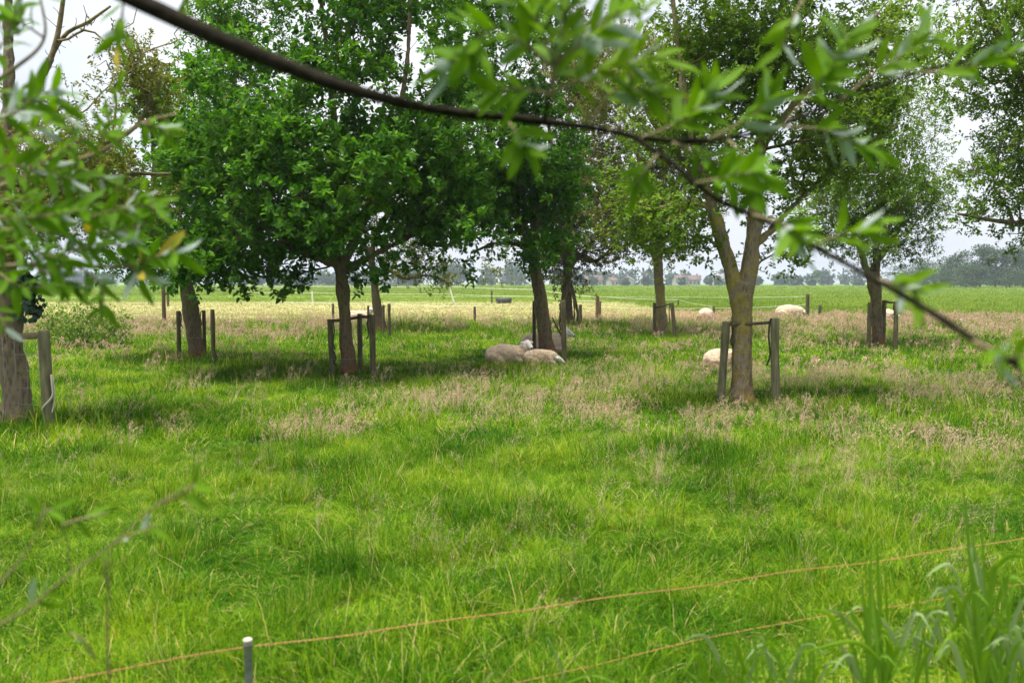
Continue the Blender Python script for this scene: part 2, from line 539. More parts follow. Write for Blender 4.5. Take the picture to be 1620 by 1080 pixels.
# ------------------------------------------------------------------ grass: many blades nobody could count
def blades(rs, n, R, lo, hi, w, lean, wind=0.5, clump=0.0, rim=0.5):
    r = R * rs.random(n) ** rim
    a = rs.random(n) * 2 * PI
    root = np.stack([r * np.cos(a), r * np.sin(a), np.full(n, -0.035)], -1)
    az = np.where(rs.random(n) < wind, rs.normal(0, 0.6, n), rs.random(n) * 2 * PI)
    L = rs.uniform(lo, hi, n)
    if clump:
        k0 = rs.random() * 90
        cn = vnoise(root[:, 0] * clump + k0, root[:, 1] * clump + k0, 5)
        L = L * (0.50 + 1.05 * np.clip((cn - 0.2) / 0.6, 0, 1))
        az = az + (vnoise(root[:, 0] * clump * 0.7 + k0, root[:, 1] * clump * 0.7, 8) - 0.5) * 6
    c = lean * rs.uniform(0.3, 1.3, n)
    W = w * rs.uniform(0.6, 1.2, n)
    d = np.stack([np.cos(az), np.sin(az), 0 * az], -1)
    tw = rs.normal(0, 0.5, n)
    s = np.stack([-np.sin(az + tw), np.cos(az + tw), 0 * az], -1)
    V = []
    for q, ww in ((0, 1.0), (0.4, 0.95), (0.75, 0.62), (1.0, 0.0)):
        p = root + d * (L * c * q ** 1.8)[:, None] + np.array([0, 0, 1.0]) * (L * (q - 0.55 * np.minimum(c, 1.3) * q * q))[:, None]
        if ww:
            V += [p - s * (W * ww / 2)[:, None], p + s * (W * ww / 2)[:, None]]
        else:
            V += [p]
    V = np.stack(V, 1)
    b = np.arange(n)[:, None] * 7
    Q = np.concatenate([b + np.array([[0, 1, 3, 2]]), b + np.array([[2, 3, 5, 4]])])
    T = b + np.array([[4, 5, 6]])
    return V.reshape(-1, 3), Q, T


def proto(name, mat, *pieces):
    mb = MB()
    for V, Q, T in pieces:
        mb.add(V, Q, T)
    me = mb.mesh(name)
    o = bpy.data.objects.new(name, me)
    me.materials.append(mat)
    return o


def seed_stems(rs, n, R, lo, hi, fl, fw, nf, lean=0.35, plume=0.13):
    """Thin stems and, apart, the loose panicles at their tops."""
    sV, sQ, sT = blades(rs, n, R, lo, hi, fw * 0.55, lean, 0.8)
    tips = sV.reshape(n, 7, 3)[:, 6]
    mids = sV.reshape(n, 7, 3)[:, 4:6].mean(1)
    ax = unit(tips - mids)
    k = np.repeat(np.arange(n), nf)
    u = rs.random(n * nf)
    spread = plume * 0.20 * np.sin(PI * np.clip(u * 0.8 + 0.12, 0, 1))
    off = rs.normal(0, 1, (n * nf, 3)) * spread[:, None]
    p = tips[k] - ax[k] * ((u - 0.12) * plume)[:, None] + off
    d = unit(ax[k] * 1.0 + unit(off) * 0.8 + rs.normal(0, 0.2, (n * nf, 3)))
    s = unit(np.cross(d, rs.normal(0, 1, (n * nf, 3))))
    L = fl * rs.uniform(0.6, 1.3, n * nf)[:, None]
    W = fw * rs.uniform(0.6, 1.2, n * nf)[:, None]
    V = np.stack([p - d * L / 2, p + s * W / 2, p + d * L / 2, p - s * W / 2], 1).reshape(-1, 3)
    Q = np.arange(n * nf)[:, None] * 4 + np.arange(4)[None]
    return (sV, sQ, sT), (V, Q, None)


DEFER = []


def scatter(name, P, rot, scl, idx, protos, label, cat):
    """One object whose points each carry one of the prototype tufts."""
    coll = bpy.data.collections.new(name + '_tufts')
    for p in protos:
        coll.objects.link(p)
    me = bpy.data.meshes.new(name)
    me.vertices.add(len(P))
    me.vertices.foreach_set('co', np.asarray(P, np.float32).ravel())
    for nm, typ, key, A in (('rot', 'FLOAT_VECTOR', 'vector', rot), ('scl', 'FLOAT_VECTOR', 'vector', scl), ('idx', 'INT', 'value', idx)):
        at_ = me.attributes.new(nm, typ, 'POINT')
        at_.data.foreach_set(key, np.asarray(A, np.int32 if typ == 'INT' else np.float32).ravel())
    o = bpy.data.objects.new(name, me)
    COL.objects.link(o)
    g = bpy.data.node_groups.new(name + '_nodes', 'GeometryNodeTree')
    g.interface.new_socket('Geometry', in_out='INPUT', socket_type='NodeSocketGeometry')
    g.interface.new_socket('Geometry', in_out='OUTPUT', socket_type='NodeSocketGeometry')
    gi_, go = g.nodes.new('NodeGroupInput'), g.nodes.new('NodeGroupOutput')
    ci = g.nodes.new('GeometryNodeCollectionInfo')
    ci.inputs['Collection'].default_value = coll
    ci.inputs['Separate Children'].default_value = True
    ci.inputs['Reset Children'].default_value = True
    ip = g.nodes.new('GeometryNodeInstanceOnPoints')
    ip.inputs['Pick Instance'].default_value = True
    at = {}
    for nm, typ in (('rot', 'FLOAT_VECTOR'), ('scl', 'FLOAT_VECTOR'), ('idx', 'INT')):
        a = g.nodes.new('GeometryNodeInputNamedAttribute')
        a.data_type = typ
        a.inputs['Name'].default_value = nm
        at[nm] = [s for s in a.outputs if s.enabled and s.name == 'Attribute'][0]
    er = g.nodes.new('FunctionNodeEulerToRotation')
    g.links.new(at['rot'], er.inputs[0])
    g.links.new(gi_.outputs[0], ip.inputs['Points'])
    g.links.new(ci.outputs[0], ip.inputs['Instance'])
    g.links.new(er.outputs[0], ip.inputs['Rotation'])
    g.links.new(at['scl'], ip.inputs['Scale'])
    g.links.new(at['idx'], ip.inputs['Instance Index'])
    g.links.new(ip.outputs[0], go.inputs[0])
    DEFER.append((o, g))
    tag(o, label, cat, kind='stuff')
    return o


def lie(x, y, spin, jit):
    """Rotations that lay a turf patch on the slope under it."""
    e = 0.12
    hx = (ground_h(x + e, y) - ground_h(x - e, y)) / (2 * e)
    hy = (ground_h(x, y + e) - ground_h(x, y - e)) / (2 * e)
    c, s_ = np.cos(spin), np.sin(spin)
    n = len(x)
    return np.stack([-hx * s_ + hy * c + rng.normal(0, jit, n), -(hx * c + hy * s_) + rng.normal(0, jit, n), spin], -1)


def fan(r0, r1, dens, half=40):
    """Points spread evenly, one to a cell, over a sector of the meadow."""
    h = math.radians(half)
    d = 1 / math.sqrt(dens)
    gx, gy = np.meshgrid(np.arange(-r1 * math.sin(h) - d, r1 * math.sin(h) + d, d), np.arange(r0 * math.cos(h) - d, r1 + d, d))
    x = gx.ravel() + rng.uniform(-0.5, 0.5, gx.size) * d
    y = gy.ravel() + rng.uniform(-0.5, 0.5, gx.size) * d
    r, a = np.hypot(x, y), np.arctan2(x, y)
    k = (r >= r0) & (r < r1) & (np.abs(a) < h)
    return x[k], y[k]


def in_patch(x, y, patches):
    """Soft 0..1 cover by elliptical patches (x, y, rx, ry, strength)."""
    v = np.zeros_like(x)
    for (cx, cy, rx, ry, s) in patches:
        v = np.maximum(v, s * np.clip(1.5 - 1.2 * np.hypot((x - cx) / rx, (y - cy) / ry), 0, 1))
    return v


def patch(px, py, rpx, rpy, s):
    a, b, c = gnd(px, py), gnd(px + rpx, py), gnd(px, max(py - rpy, 470))
    return (a.x, a.y, abs(b.x - a.x), abs(c.y - a.y), s)


WIND = 0.15
rs = np.random.default_rng(11)
g_protos = []
LODS = ((1100, 0.24, 0.0040, 0.050, 0.150), (560, 0.36, 0.0078, 0.055, 0.165), (420, 0.60, 0.0130, 0.06, 0.18))
for q, (nb, R_, w_, lo_, hi_) in enumerate(LODS):
    for k in range(5):
        g_protos.append(proto('grass_%d%d' % (q, k), M['grass'],
                              blades(rs, nb, R_, lo_, hi_, w_, 1.08, clump=7.0, rim=0.54),
                              blades(rs, nb // 40, R_, hi_, hi_ * 1.7, w_ * 0.8, 0.9, clump=3.0)))
GP, GR, GS, GI = [], [], [], []
for r0, r1, dens, lod in ((2.4, 9.5, 18, 0), (9.5, 18, 8.5, 1), (18, 38, 3.2, 2)):
    x, y = fan(r0, r1, dens)
    n = len(x)
    tall = fbm(x * 0.8, y * 0.8, 21)
    hgt = (0.50 + 0.95 * np.clip((tall - 0.3) / 0.42, 0, 1)) * rng.uniform(0.75, 1.3, n)
    hgt = hgt * (1 + 0.9 * np.clip((y - 26) / 5, 0, 1))
    GP.append(np.stack([x, y, ground_h(x, y)], -1))
    GR.append(lie(x, y, rng.random(n) * 6.28, 0.02))
    wd = rng.uniform(0.9, 1.2, n)
    GS.append(np.stack([wd, wd, hgt], -1))
    GI.append(lod * 5 + rng.integers(0, 5, n))
for r0, r1, dens, lod in ((3.0, 9.5, 2.8, 0), (9.5, 18, 1.3, 1), (18, 30, 0.3, 2)):
    x, y = fan(r0, r1, dens)
    keep = fbm(x * 0.6 + 9, y * 0.6, 61) > 0.50
    x, y = x[keep], y[keep]
    n = len(x)
    GP.append(np.stack([x, y, ground_h(x, y)], -1))
    GR.append(np.stack([rng.normal(0, 0.08, n), rng.normal(0, 0.08, n), rng.random(n) * 6.28], -1))
    wd = rng.uniform(0.55, 0.95, n)
    GS.append(np.stack([wd, wd, rng.uniform(1.5, 2.3, n)], -1))
    GI.append(lod * 5 + rng.integers(0, 5, n))
scatter('meadow_grass', np.concatenate(GP), np.concatenate(GR), np.concatenate(GS), np.concatenate(GI), g_protos,
        'lush uneven bright green grass covering the orchard floor', 'grass')

# seed heads in patches and as a pinkish band before the hay
s_protos = []
for lod, (fl, fw, nf) in enumerate(((0.014, 0.0045, 36), (0.028, 0.0100, 22), (0.060, 0.0230, 12))):
    for k in range(3):
        st, fl_ = seed_stems(rs, 7 if lod else 5, 0.11 + 0.12 * lod, 0.26, 0.60, fl, fw, nf)
        s_protos.append(proto('seed_%d%d' % (lod, k), M['seed'], st, fl_))
PATCH = [patch(495, 680, 95, 28, 0.9), patch(690, 640, 130, 26, 0.7), patch(880, 650, 210, 34, 0.55), patch(1000, 610, 150, 28, 0.75),
         patch(1060, 660, 130, 40, 0.7), patch(1350, 610, 300, 30, 0.55), patch(1300, 680, 200, 40, 0.5), patch(1480, 730, 220, 50, 0.6),
         patch(980, 760, 130, 45, 0.45), patch(1330, 770, 170, 30, 0.6), patch(1180, 840, 200, 60, 0.22), patch(640, 880, 110, 22, 0.35),
         patch(760, 920, 100, 20, 0.3), patch(530, 860, 90, 30, 0.25), patch(270, 800, 60, 30, 0.2), patch(160, 570, 150, 10, 0.25),
         patch(1500, 850, 150, 40, 0.3), patch(300, 690, 160, 30, 0.2), patch(1150, 590, 60, 14, 0.6)]
SP, SR, SS, SI = [], [], [], []
for r0, r1, dens, lod in ((2.5, 9, 60, 0), (9, 17, 44, 1), (17, 24, 20, 2), (24, 48, 15, 2)):
    x, y = fan(r0, r1, dens, 37)
    cov = in_patch(x, y, PATCH)
    band = np.clip((y - np.where(np.abs(x + 0.8) < 5.2, 31.0, 23.5)) / 5, 0, 1) * np.clip((np.where(x < 7, 38.5, 47) - y) / 4, 0, 1) * (0.33 + 0.7 * (fbm(x * 0.3, y * 0.5, 71) - 0.5))
    clump = np.clip((fbm(x * 1.6, y * 1.6, 51) - 0.36) * 3.0, 0, 1)
    keep = rng.random(len(x)) < np.maximum(np.maximum(0.95 * cov * clump, np.where(x > 0.0, 0.17, 0.08) * clump * np.clip((y - 3) / 4, 0.3, 1)), band)
    x, y = x[keep], y[keep]
    n = len(x)
    SP.append(np.stack([x, y, ground_h(x, y)], -1))
    SR.append(np.stack([rng.normal(0, 0.15, n), rng.normal(0, 0.15, n), WIND + rng.normal(0, 1.2, n)], -1))
    wv = rng.uniform(0.5, 1.05, n) * np.where(y > 20, 0.85, 0.76)
    SS.append(np.stack([wv, wv, wv], -1))
    SI.append(lod * 3 + rng.integers(0, 3, n))
scatter('seed_grass', np.concatenate(SP), np.concatenate(SR), np.concatenate(SS), np.concatenate(SI), s_protos,
        'pinkish beige flowering grass with loose seed heads in drifts', 'grass')

# far fields: stubble on the hay strip, tall crop beyond
f_protos = []
for k in range(3):
    f_protos.append(proto('field_a%d' % k, M['straw'], blades(rs, 26, 0.50, 0.05, 0.12, 0.035, 1.4)))
for k in range(3):
    f_protos.append(proto('field_b%d' % k, M['crop'], blades(rs, 30, 0.45, 0.14, 0.36, 0.030, 0.6)))
FP, FR, FS, FI = [], [], [], []
for r0, r1, dens, wide in ((36, 60, 6.5, 1.0), (60, 100, 2.2, 1.7), (100, 190, 0.75, 2.6), (190, 420, 0.10, 5.5)):
    x, y = fan(r0, r1, dens, 35)
    jit = (fbm(x * 0.05, y * 0.5, 81) - 0.5) * 10
    hay = (y + jit > 37) & (y + jit < 77) & (x + jit * 0.3 < 10)
    lane = (y + jit >= 77) & (y + jit < 114) & (x + jit * 0.3 < 10)
    keep = (~(lane & (rng.random(len(x)) < 0.35))) & (y > 34)
    x, y, hay, lane = x[keep], y[keep], hay[keep], lane[keep]
    n = len(x)
    FP.append(np.stack([x, y, ground_h(x, y)], -1))
    FR.append(np.stack([rng.normal(0, 0.1, n), rng.normal(0, 0.1, n), rng.random(n) * 6.28], -1))
    hh = rng.uniform(0.7, 1.25, n) * np.where(lane, 0.4, 1.0) * np.where((y > 190), 1.3, 1.0)
    FS.append(np.stack([np.full(n, wide), np.full(n, wide), hh], -1))
    FI.append(np.where(hay, rng.integers(0, 3, n), rng.integers(3, 6, n)))
scatter('field_grass', np.concatenate(FP), np.concatenate(FR), np.concatenate(FS), np.concatenate(FI), f_protos,
        'straw stubble and tall green crop on the open fields behind the orchard', 'grass')


# ------------------------------------------------------------------ trees
LEAF_U = np.array([0.0, 0.30, 0.70, 1.0, 0.70, 0.30])
LEAF_V = np.array([0.0, 0.46, 0.40, 0.0, -0.40, -0.46])
LEAF_W = np.array([0.0, 0.10, 0.07, -0.10, 0.07, 0.10])


def leaf_arrays(P, D, U, L, W):
    """Folded six-sided leaves at P pointing along D with upper side U."""
    D = unit(D)
    S = unit(np.cross(D, U))
    Nn = np.cross(S, D)
    V = (P[:, None] + D[:, None] * (LEAF_U[None, :, None] * L[:, None, None]) + S[:, None] * (LEAF_V[None, :, None] * W[:, None, None])
         + Nn[:, None] * (LEAF_W[None, :, None] * L[:, None, None]))
    b = np.arange(len(P))[:, None] * 6
    Q = np.concatenate([b + np.array([[0, 1, 2, 3]]), b + np.array([[3, 4, 5, 0]])])
    return V.reshape(-1, 3), Q


def sprig_leaves(rs, A, out, sprigs, per, spread, slen, ll, lw, up=0.35, droop=0.0):
    """Leaves on short sprigs gathered round the twig ends A."""
    n = len(A)
    k = np.repeat(np.arange(n), sprigs)
    o = A[k] + rs.normal(0, 1, (len(k), 3)) * spread
    d = unit(out[k] * 0.55 + rs.normal(0, 0.75, (len(k), 3)) + np.array([0, 0, up]))
    Ls = slen * rs.uniform(0.6, 1.3, len(k))
    kk = np.repeat(np.arange(len(k)), per)
    t = np.tile((np.arange(per) + 0.5) / per, len(k))
    g = np.tile(np.arange(per) * 2.4, len(k)) + rs.random(len(kk)) * 1.0
    a1 = unit(np.cross(d, rs.normal(0, 1, d.shape)))
    a2 = np.cross(d, a1)
    rad = a1[kk] * np.cos(g)[:, None] + a2[kk] * np.sin(g)[:, None]
    P = o[kk] + d[kk] * (t * Ls[kk])[:, None]
    D = unit(d[kk] * 0.55 + rad * 0.85 + np.array([0, 0, -droop]) + rs.normal(0, 0.2, (len(kk), 3)))
    U = unit(np.array([0, 0, 1.0]) + rs.normal(0, 0.55, (len(kk), 3)) + d[kk] * 0.2)
    L = ll * rs.uniform(0.65, 1.2, len(kk))
    W = L * lw * rs.uniform(0.85, 1.1, len(kk))
    return leaf_arrays(P, D, U, L, W), (o, d, Ls)


TREES = {}


def melt(me, voxel, seed, rough):
    """Trunk and limbs grown into one skin with furrowed bark."""
    tmp = bpy.data.objects.new('raw', me)
    COL.objects.link(tmp)
    rm = tmp.modifiers.new('r', 'REMESH')
    rm.mode = 'VOXEL'
    rm.voxel_size = voxel
    sm = tmp.modifiers.new('s', 'SMOOTH')
    sm.factor, sm.iterations = 0.7, 6
    out = bpy.data.meshes.new_from_object(tmp.evaluated_get(bpy.context.evaluated_depsgraph_get()))
    bpy.data.objects.remove(tmp)
    n = len(out.vertices)
    V, NN = np.zeros(n * 3, np.float32), np.zeros(n * 3, np.float32)
    out.vertices.foreach_get('co', V)
    out.vertices.foreach_get('normal', NN)
    V, NN = V.reshape(-1, 3), NN.reshape(-1, 3)
    a = vnoise(V[:, 0] * 22 + V[:, 1] * 17, V[:, 2] * 4 + V[:, 1] * 3, seed) - 0.5
    b_ = vnoise(V[:, 0] * 6 + V[:, 1] * 5, V[:, 2] * 3.2, seed + 1) - 0.5
    c = vnoise(V[:, 0] * 45 + V[:, 1] * 38, V[:, 2] * 14, seed + 2) - 0.5
    V = V + NN * (rough * (a * 0.9 + b_ * 1.1 + c * 0.5))[:, None]
    out.vertices.foreach_set('co', V.ravel())
    out.polygons.foreach_set('use_smooth', np.ones(len(out.polygons), bool))
    out.materials.clear()
    out.update()
    return out



def make_tree(name, label, D, base, trunk, limbs, blobs, n_att, sprigs, per, ll, lw, leaf, bark, seed, slen=0.20, spread=0.13,
              gap=0.40, gap_s=1.0, flare=1.35, tip=0.0042, bare=(), twigs=False, up=0.35, droop=0.0, trough=0.16, shell=0.42, slim=1.0, group='orchard fruit trees in the meadow'):
    """trunk/limbs: rows (px, py, dy, half width in px); blobs: (px, py, dy, rx px, ry px, rz m)."""
    rs = np.random.default_rng(seed)
    s = D / F_PX
    b = at(base[0], base[1], D)
    b = Vector((b.x, D, gz(b.x, D)))
    root = empty(name, b)
    tag(root, label, 'tree', group)

    def loc(px, py, dy):
        p = at(px, py, D + dy)
        return np.array([p.x - b.x, p.y - b.y, p.z - b.z])

    mb, bb = MB(), MB()
    tr = np.array([[*loc(q[0], q[1], q[2]), q[3] * s * slim] for q in trunk])
    tr[0, 2] = -0.12
    pts = spline(tr, 0.07)
    h = pts[:, 2]
    rad = pts[:, 3] * (1 + (flare - 1) * np.exp(-np.clip(h, 0, 9) / 0.16))
    mb.tube(pts[:, :3], rad * 0.93, 22, rough=0.0)
    nodes, par, plen = [pts[-1, :3]], [-1], [0.0]
    limb_tubes = []
    for lb in limbs:
        q = np.array([[*loc(a[0], a[1], a[2]), a[3] * s * (0.4 + 0.6 * slim)] for a in lb])
        lp = spline(q, 0.12)
        thick = lp[:, 3] > 0.034
        cut = len(lp) if thick.all() else int(np.argmin(thick))
        if cut > 2:
            mb.tube(lp[:cut, :3], lp[:cut, 3], 12, rough=0.0)
        if cut < len(lp) - 1:
            bb.tube(lp[max(cut - 3, 0):, :3], np.maximum(lp[max(cut - 3, 0):, 3], 0.008), 8, rough=0.1, seed=seed)
        d0 = np.linalg.norm(np.array(nodes) - lp[0, :3], axis=1)
        p = int(np.argmin(d0))
        for r in lp:
            nodes.append(r[:3])
            par.append(p)
            plen.append(plen[p] + float(np.linalg.norm(nodes[p] - r[:3])))
            p = len(nodes) - 1
    n_limb = len(nodes)
    obj('trunk', melt(mb.mesh(name + '_trunk_raw'), max(0.018, 0.0013 * D), seed, trough * 0.22), bark, root)

    # twig ends inside the crown masses
    C = np.array([loc(q[0], q[1], q[2]) for q in blobs])
    R = np.array([[q[3] * s, q[5], q[4] * s] for q in blobs])
    wgt = np.array([r[0] * r[1] * r[2] for r in R]) ** 0.75
    wgt /= wgt.sum()
    kk = rs.choice(len(blobs), n_att * 6, p=wgt)
    vv = unit(rs.normal(0, 1, (len(kk), 3)))
    pp = C[kk] + vv * R[kk] * (rs.random((len(kk), 1)) ** shell)
    nz = vnoise(pp[:, 0] * gap_s + pp[:, 1] * 0.7 * gap_s, pp[:, 2] * gap_s * 1.2 + pp[:, 1] * 0.4 * gap_s, seed)
    ok = np.where((nz >= gap) | (rs.random(len(kk)) > 0.9))[0][:n_att]
    n_att = len(ok)
    A, OUT = list(pp[ok]), list(vv[ok])
    for q in bare:
        A.append(loc(*q[:3]))
        OUT.append(np.array([0, 0, 1.0]))
    A, OUT = np.array(A), np.array(OUT)
    d = np.min(np.linalg.norm(A[:, None] - np.array(nodes)[None, ::4], axis=2), axis=1)
    order = np.argsort(d)
    segs, ends = [], {}
    NB, PB = np.zeros((len(nodes) + len(A) * 30, 3)), np.zeros(len(nodes) + len(A) * 30)
    nn = len(nodes)
    NB[:nn], PB[:nn] = nodes, plen
    for i in order:
        a = A[i]
        NB[nn:len(nodes)], PB[nn:len(nodes)] = np.array(nodes[nn:]).reshape(-1, 3), plen[nn:]
        nn = len(nodes)
        NN = NB[:nn]
        cost = np.linalg.norm(NN - a, axis=1) + 0.30 * PB[:nn]
        p = int(np.argmin(cost))
        q0 = NN[p].copy()
        dist = float(np.linalg.norm(a - q0))
        m = max(2, int(dist / 0.28) + 1)
        ctrl = (q0 + a) / 2 + np.array([0, 0, 0.10 * dist]) + rs.normal(0, 0.09 * dist, 3)
        chain = [p]
        for u in np.linspace(0, 1, m + 1)[1:]:
            w = (1 - u) ** 2 * q0 + 2 * u * (1 - u) * ctrl + u * u * a + (rs.normal(0, 0.018, 3) if u < 1 else 0)
            nodes.append(w)
            par.append(chain[-1])
            plen.append(plen[chain[-1]] + dist / m)
            chain.append(len(nodes) - 1)
        segs.append(chain)
        ends[i] = len(nodes) - 1
    cnt = np.zeros(len(nodes))
    for i in ends.values():
        k = i
        while k >= 0:
            cnt[k] += 1
            k = par[k]
    for ch in segs:
        P = np.array([nodes[k] for k in ch])
        rr = tip * np.maximum(cnt[ch], 1) ** 0.48
        rr[0] = min(rr[0], rr[1] * 1.25)
        bb.tube(P, rr, 5, cap=False)
    nl = n_att
    (LV, LQ), (so, sd, sl) = sprig_leaves(rs, A[:nl], OUT[:nl], sprigs, per, spread, slen, ll, lw, up, droop)
    if twigs:
        for o_, d_, l_ in list(zip(so, sd, sl))[::twigs]:
            bb.tube([o_, o_ + d_ * l_ * 0.5 + rs.normal(0, 0.01, 3), o_ + d_ * l_], [0.0042, 0.0034, 0.0024], 3, cap=False)
    obj('branches', bb.mesh(name + '_branches', True), M['bark_twig'] if twigs else bark, root)
    cr_ = obj('crown', np_mesh(name + '_crown', LV, LQ), leaf, root)
    cr_['kind'] = 'stuff'
    TREES[name] = (root, b)
    return root, b


t1, b1 = make_tree('plum_tree', 'broad dark green fruit tree with dense low crown, stakes and tie bars round its trunk', 16.4, (552, 592),
    [(553, 600, 0, 18), (549, 545, 0, 15), (545, 490, 0, 14.5), (541, 445, 0, 14), (534, 412, 0.0, 13)],
    [[(538, 425, 0, 11), (512, 368, 0.2, 9), (480, 315, 0.4, 7), (420, 240, 0.3, 5), (360, 170, 0, 3)],
     [(538, 425, 0, 11), (570, 360, -0.3, 8), (615, 260, -0.6, 6.5), (640, 130, -0.4, 5), (650, 0, 0, 3)],
     [(534, 415, 0, 10), (525, 330, 0.6, 8), (530, 230, 0.9, 6.5), (520, 110, 0.6, 5), (500, -60, 0.3, 3)],
     [(541, 432, 0, 8), (600, 398, 0.4, 6), (680, 360, 0.8, 4.5), (770, 330, 0.6, 3)],
     [(536, 420, 0, 8), (470, 395, -0.7, 6), (400, 380, -1.2, 4), (330, 380, -1.2, 3)]],
    [(540, 300, -0.4, 180, 120, 2.4), (395, 335, -0.3, 125, 95, 1.9), (660, 300, 0, 125, 110, 2.0), (610, 120, 0, 140, 120, 2.2),
     (430, 170, 0, 125, 110, 1.9), (560, -70, 0, 170, 110, 2.0), (360, 412, -0.5, 85, 42, 1.2), (560, 398, -0.8, 100, 42, 1.3),
     (700, 390, 0, 75, 42, 1.2), (310, 290, 0, 60, 100, 1.2), (440, 440, -0.4, 70, 24, 0.9), (730, 200, 0, 70, 90, 1.2),
     (520, 210, -1.2, 150, 110, 1.2), (540, -220, 0, 120, 80, 1.5), (735, 335, 0, 75, 75, 1.3), (755, 400, 0.2, 50, 32, 0.9), (300, 400, 0, 60, 50, 1.1)],
    740, 9, 9, 0.118, 0.60, M['leaf_plum'], M['bark_plum'], 101, slim=0.74, shell=0.28, gap=0.38, gap_s=1.2, slen=0.20, spread=0.15)

t2, b2 = make_tree('plum_tree', 'dark green fruit tree with rubbed red-brown trunk beside the three resting sheep', 20.0, (866, 562),
    [(868, 570, 0, 21), (861, 520, 0, 17.5), (854, 470, 0, 16), (847, 425, 0, 14), (838, 375, 0, 12.5)],
    [[(842, 392, 0, 9), (815, 330, 0.3, 7.5), (780, 240, 0.4, 6), (760, 120, 0.2, 4), (750, 10, 0, 3)],
     [(842, 395, 0, 9), (860, 320, -0.3, 7), (870, 230, -0.2, 5), (860, 120, 0.2, 3.5), (850, 20, 0, 2.5)],
     [(845, 410, 0, 5), (820, 388, 0.3, 4.5), (785, 385, 0.6, 3.5), (745, 400, 0.8, 2.5)]],
    [(825, 325, 0, 85, 75, 1.8), (770, 230, 0, 100, 100, 2.0), (850, 240, 0, 70, 90, 1.7), (790, 90, 0, 115, 110, 2.0), (855, 385, -0.6, 52, 34, 0.9),
     (800, -60, 0, 120, 100, 2.0), (885, 320, 0, 40, 60, 1.0), (775, 345, 0.5, 60, 55, 1.2), (820, -200, 0, 90, 70, 1.4)],
    470, 9, 9, 0.115, 0.58, M['leaf_plum'], M['bark_plum'], 202, slim=0.68, shell=0.30, gap=0.38, gap_s=1.2, slen=0.22, spread=0.16)

t3, b3 = make_tree('plum_tree', 'fruit tree with thick leaning trunk between three bare stakes without tie bars', 19.3, (309, 572),
    [(313, 580, 0, 19), (308, 535, 0, 16), (301, 490, 0, 17), (294, 450, 0, 15), (285, 405, 0, 13)],
    [[(288, 420, 0, 10), (268, 360, 0, 7), (245, 270, 0.2, 5), (240, 170, 0.2, 3)],
     [(288, 420, 0, 10), (310, 340, 0.3, 7), (335, 240, 0.3, 5.5), (350, 120, 0.2, 4), (345, 20, 0, 2.5)]],
    [(300, 320, 0, 110, 95, 1.9), (225, 415, 0.3, 55, 45, 1.1), (240, 270, 0, 90, 85, 1.7), (340, 150, 0, 85, 110, 1.8), (370, 50, 0, 80, 70, 1.4),
     (300, 210, 0, 80, 70, 1.4), (255, 370, 0, 70, 55, 1.3), (390, -70, 0, 100, 70, 1.4), (300, 60, 0, 45, 45, 1.0)],
    520, 8, 9, 0.092, 0.54, M['leaf_plum'], M['bark_plum'], 303, slim=0.78, gap=0.36, slen=0.22, spread=0.17)

t4, b4 = make_tree('apple_tree', 'forked fruit tree with orange lichen on its pale bark, two stakes and a dark strap', 12.5, (1173, 640),
    [(1174, 648, 0, 19), (1174, 580, 0, 17), (1174, 520, 0, 16.5), (1173, 475, 0, 18), (1174, 448, 0, 19)],
    [[(1166, 462, 0, 11), (1150, 405, 0, 10), (1133, 345, -0.1, 9.5), (1118, 300, -0.2, 7.5), (1092, 210, -0.3, 5.5), (1075, 90, -0.2, 4), (1060, -40, 0, 3)],
     [(1180, 462, 0, 13), (1189, 400, 0, 13), (1195, 335, 0, 11.5), (1200, 260, 0.1, 10), (1215, 150, 0.2, 9), (1235, 30, 0.2, 7), (1240, -100, 0.1, 4)],
     [(1130, 335, -0.1, 5), (1090, 318, -0.3, 4.5), (1040, 330, -0.5, 3.5), (1000, 318, -0.6, 2.5)],
     [(1193, 390, 0, 6), (1222, 362, 0.2, 5.5), (1270, 310, 0.4, 4.5), (1340, 250, 0.5, 3.5), (1420, 200, 0.4, 2.5)],
     [(1205, 230, 0.1, 6), (1260, 160, -0.4, 5), (1330, 90, -0.6, 3.5), (1390, 20, -0.4, 2.5)],
     [(1120, 305, -0.2, 5), (1085, 260, 0.4, 4), (1030, 190, 0.7, 3), (1000, 110, 0.7, 2)]],
    [(1235, 80, 0, 110, 95, 1.1), (1130, 110, 0, 105, 90, 1.2), (1310, 190, 0, 110, 80, 1.2), (1390, 90, 0, 100, 85, 1.2), (1060, 70, 0, 85, 75, 1.0),
     (1290, 320, 0.2, 90, 60, 0.9), (1130, 240, 0, 90, 55, 1.0), (1236, 420, 0.2, 34, 30, 0.4), (1190, -90, 0, 170, 80, 1.3), (1030, 330, -0.4, 70, 50, 0.7),
     (1030, 190, 0.3, 70, 60, 0.8), (1370, 270, 0.2, 70, 50, 0.8), (1095, 375, 0.1, 55, 35, 0.5), (1255, 385, 0.3, 55, 42, 0.5), (1165, 330, 0.3, 55, 40, 0.5)],
    830, 8, 8, 0.066, 0.60, M['leaf_apple'], M['bark_lichen'], 404, gap=0.42, gap_s=1.5, slen=0.16, spread=0.12, twigs=3)

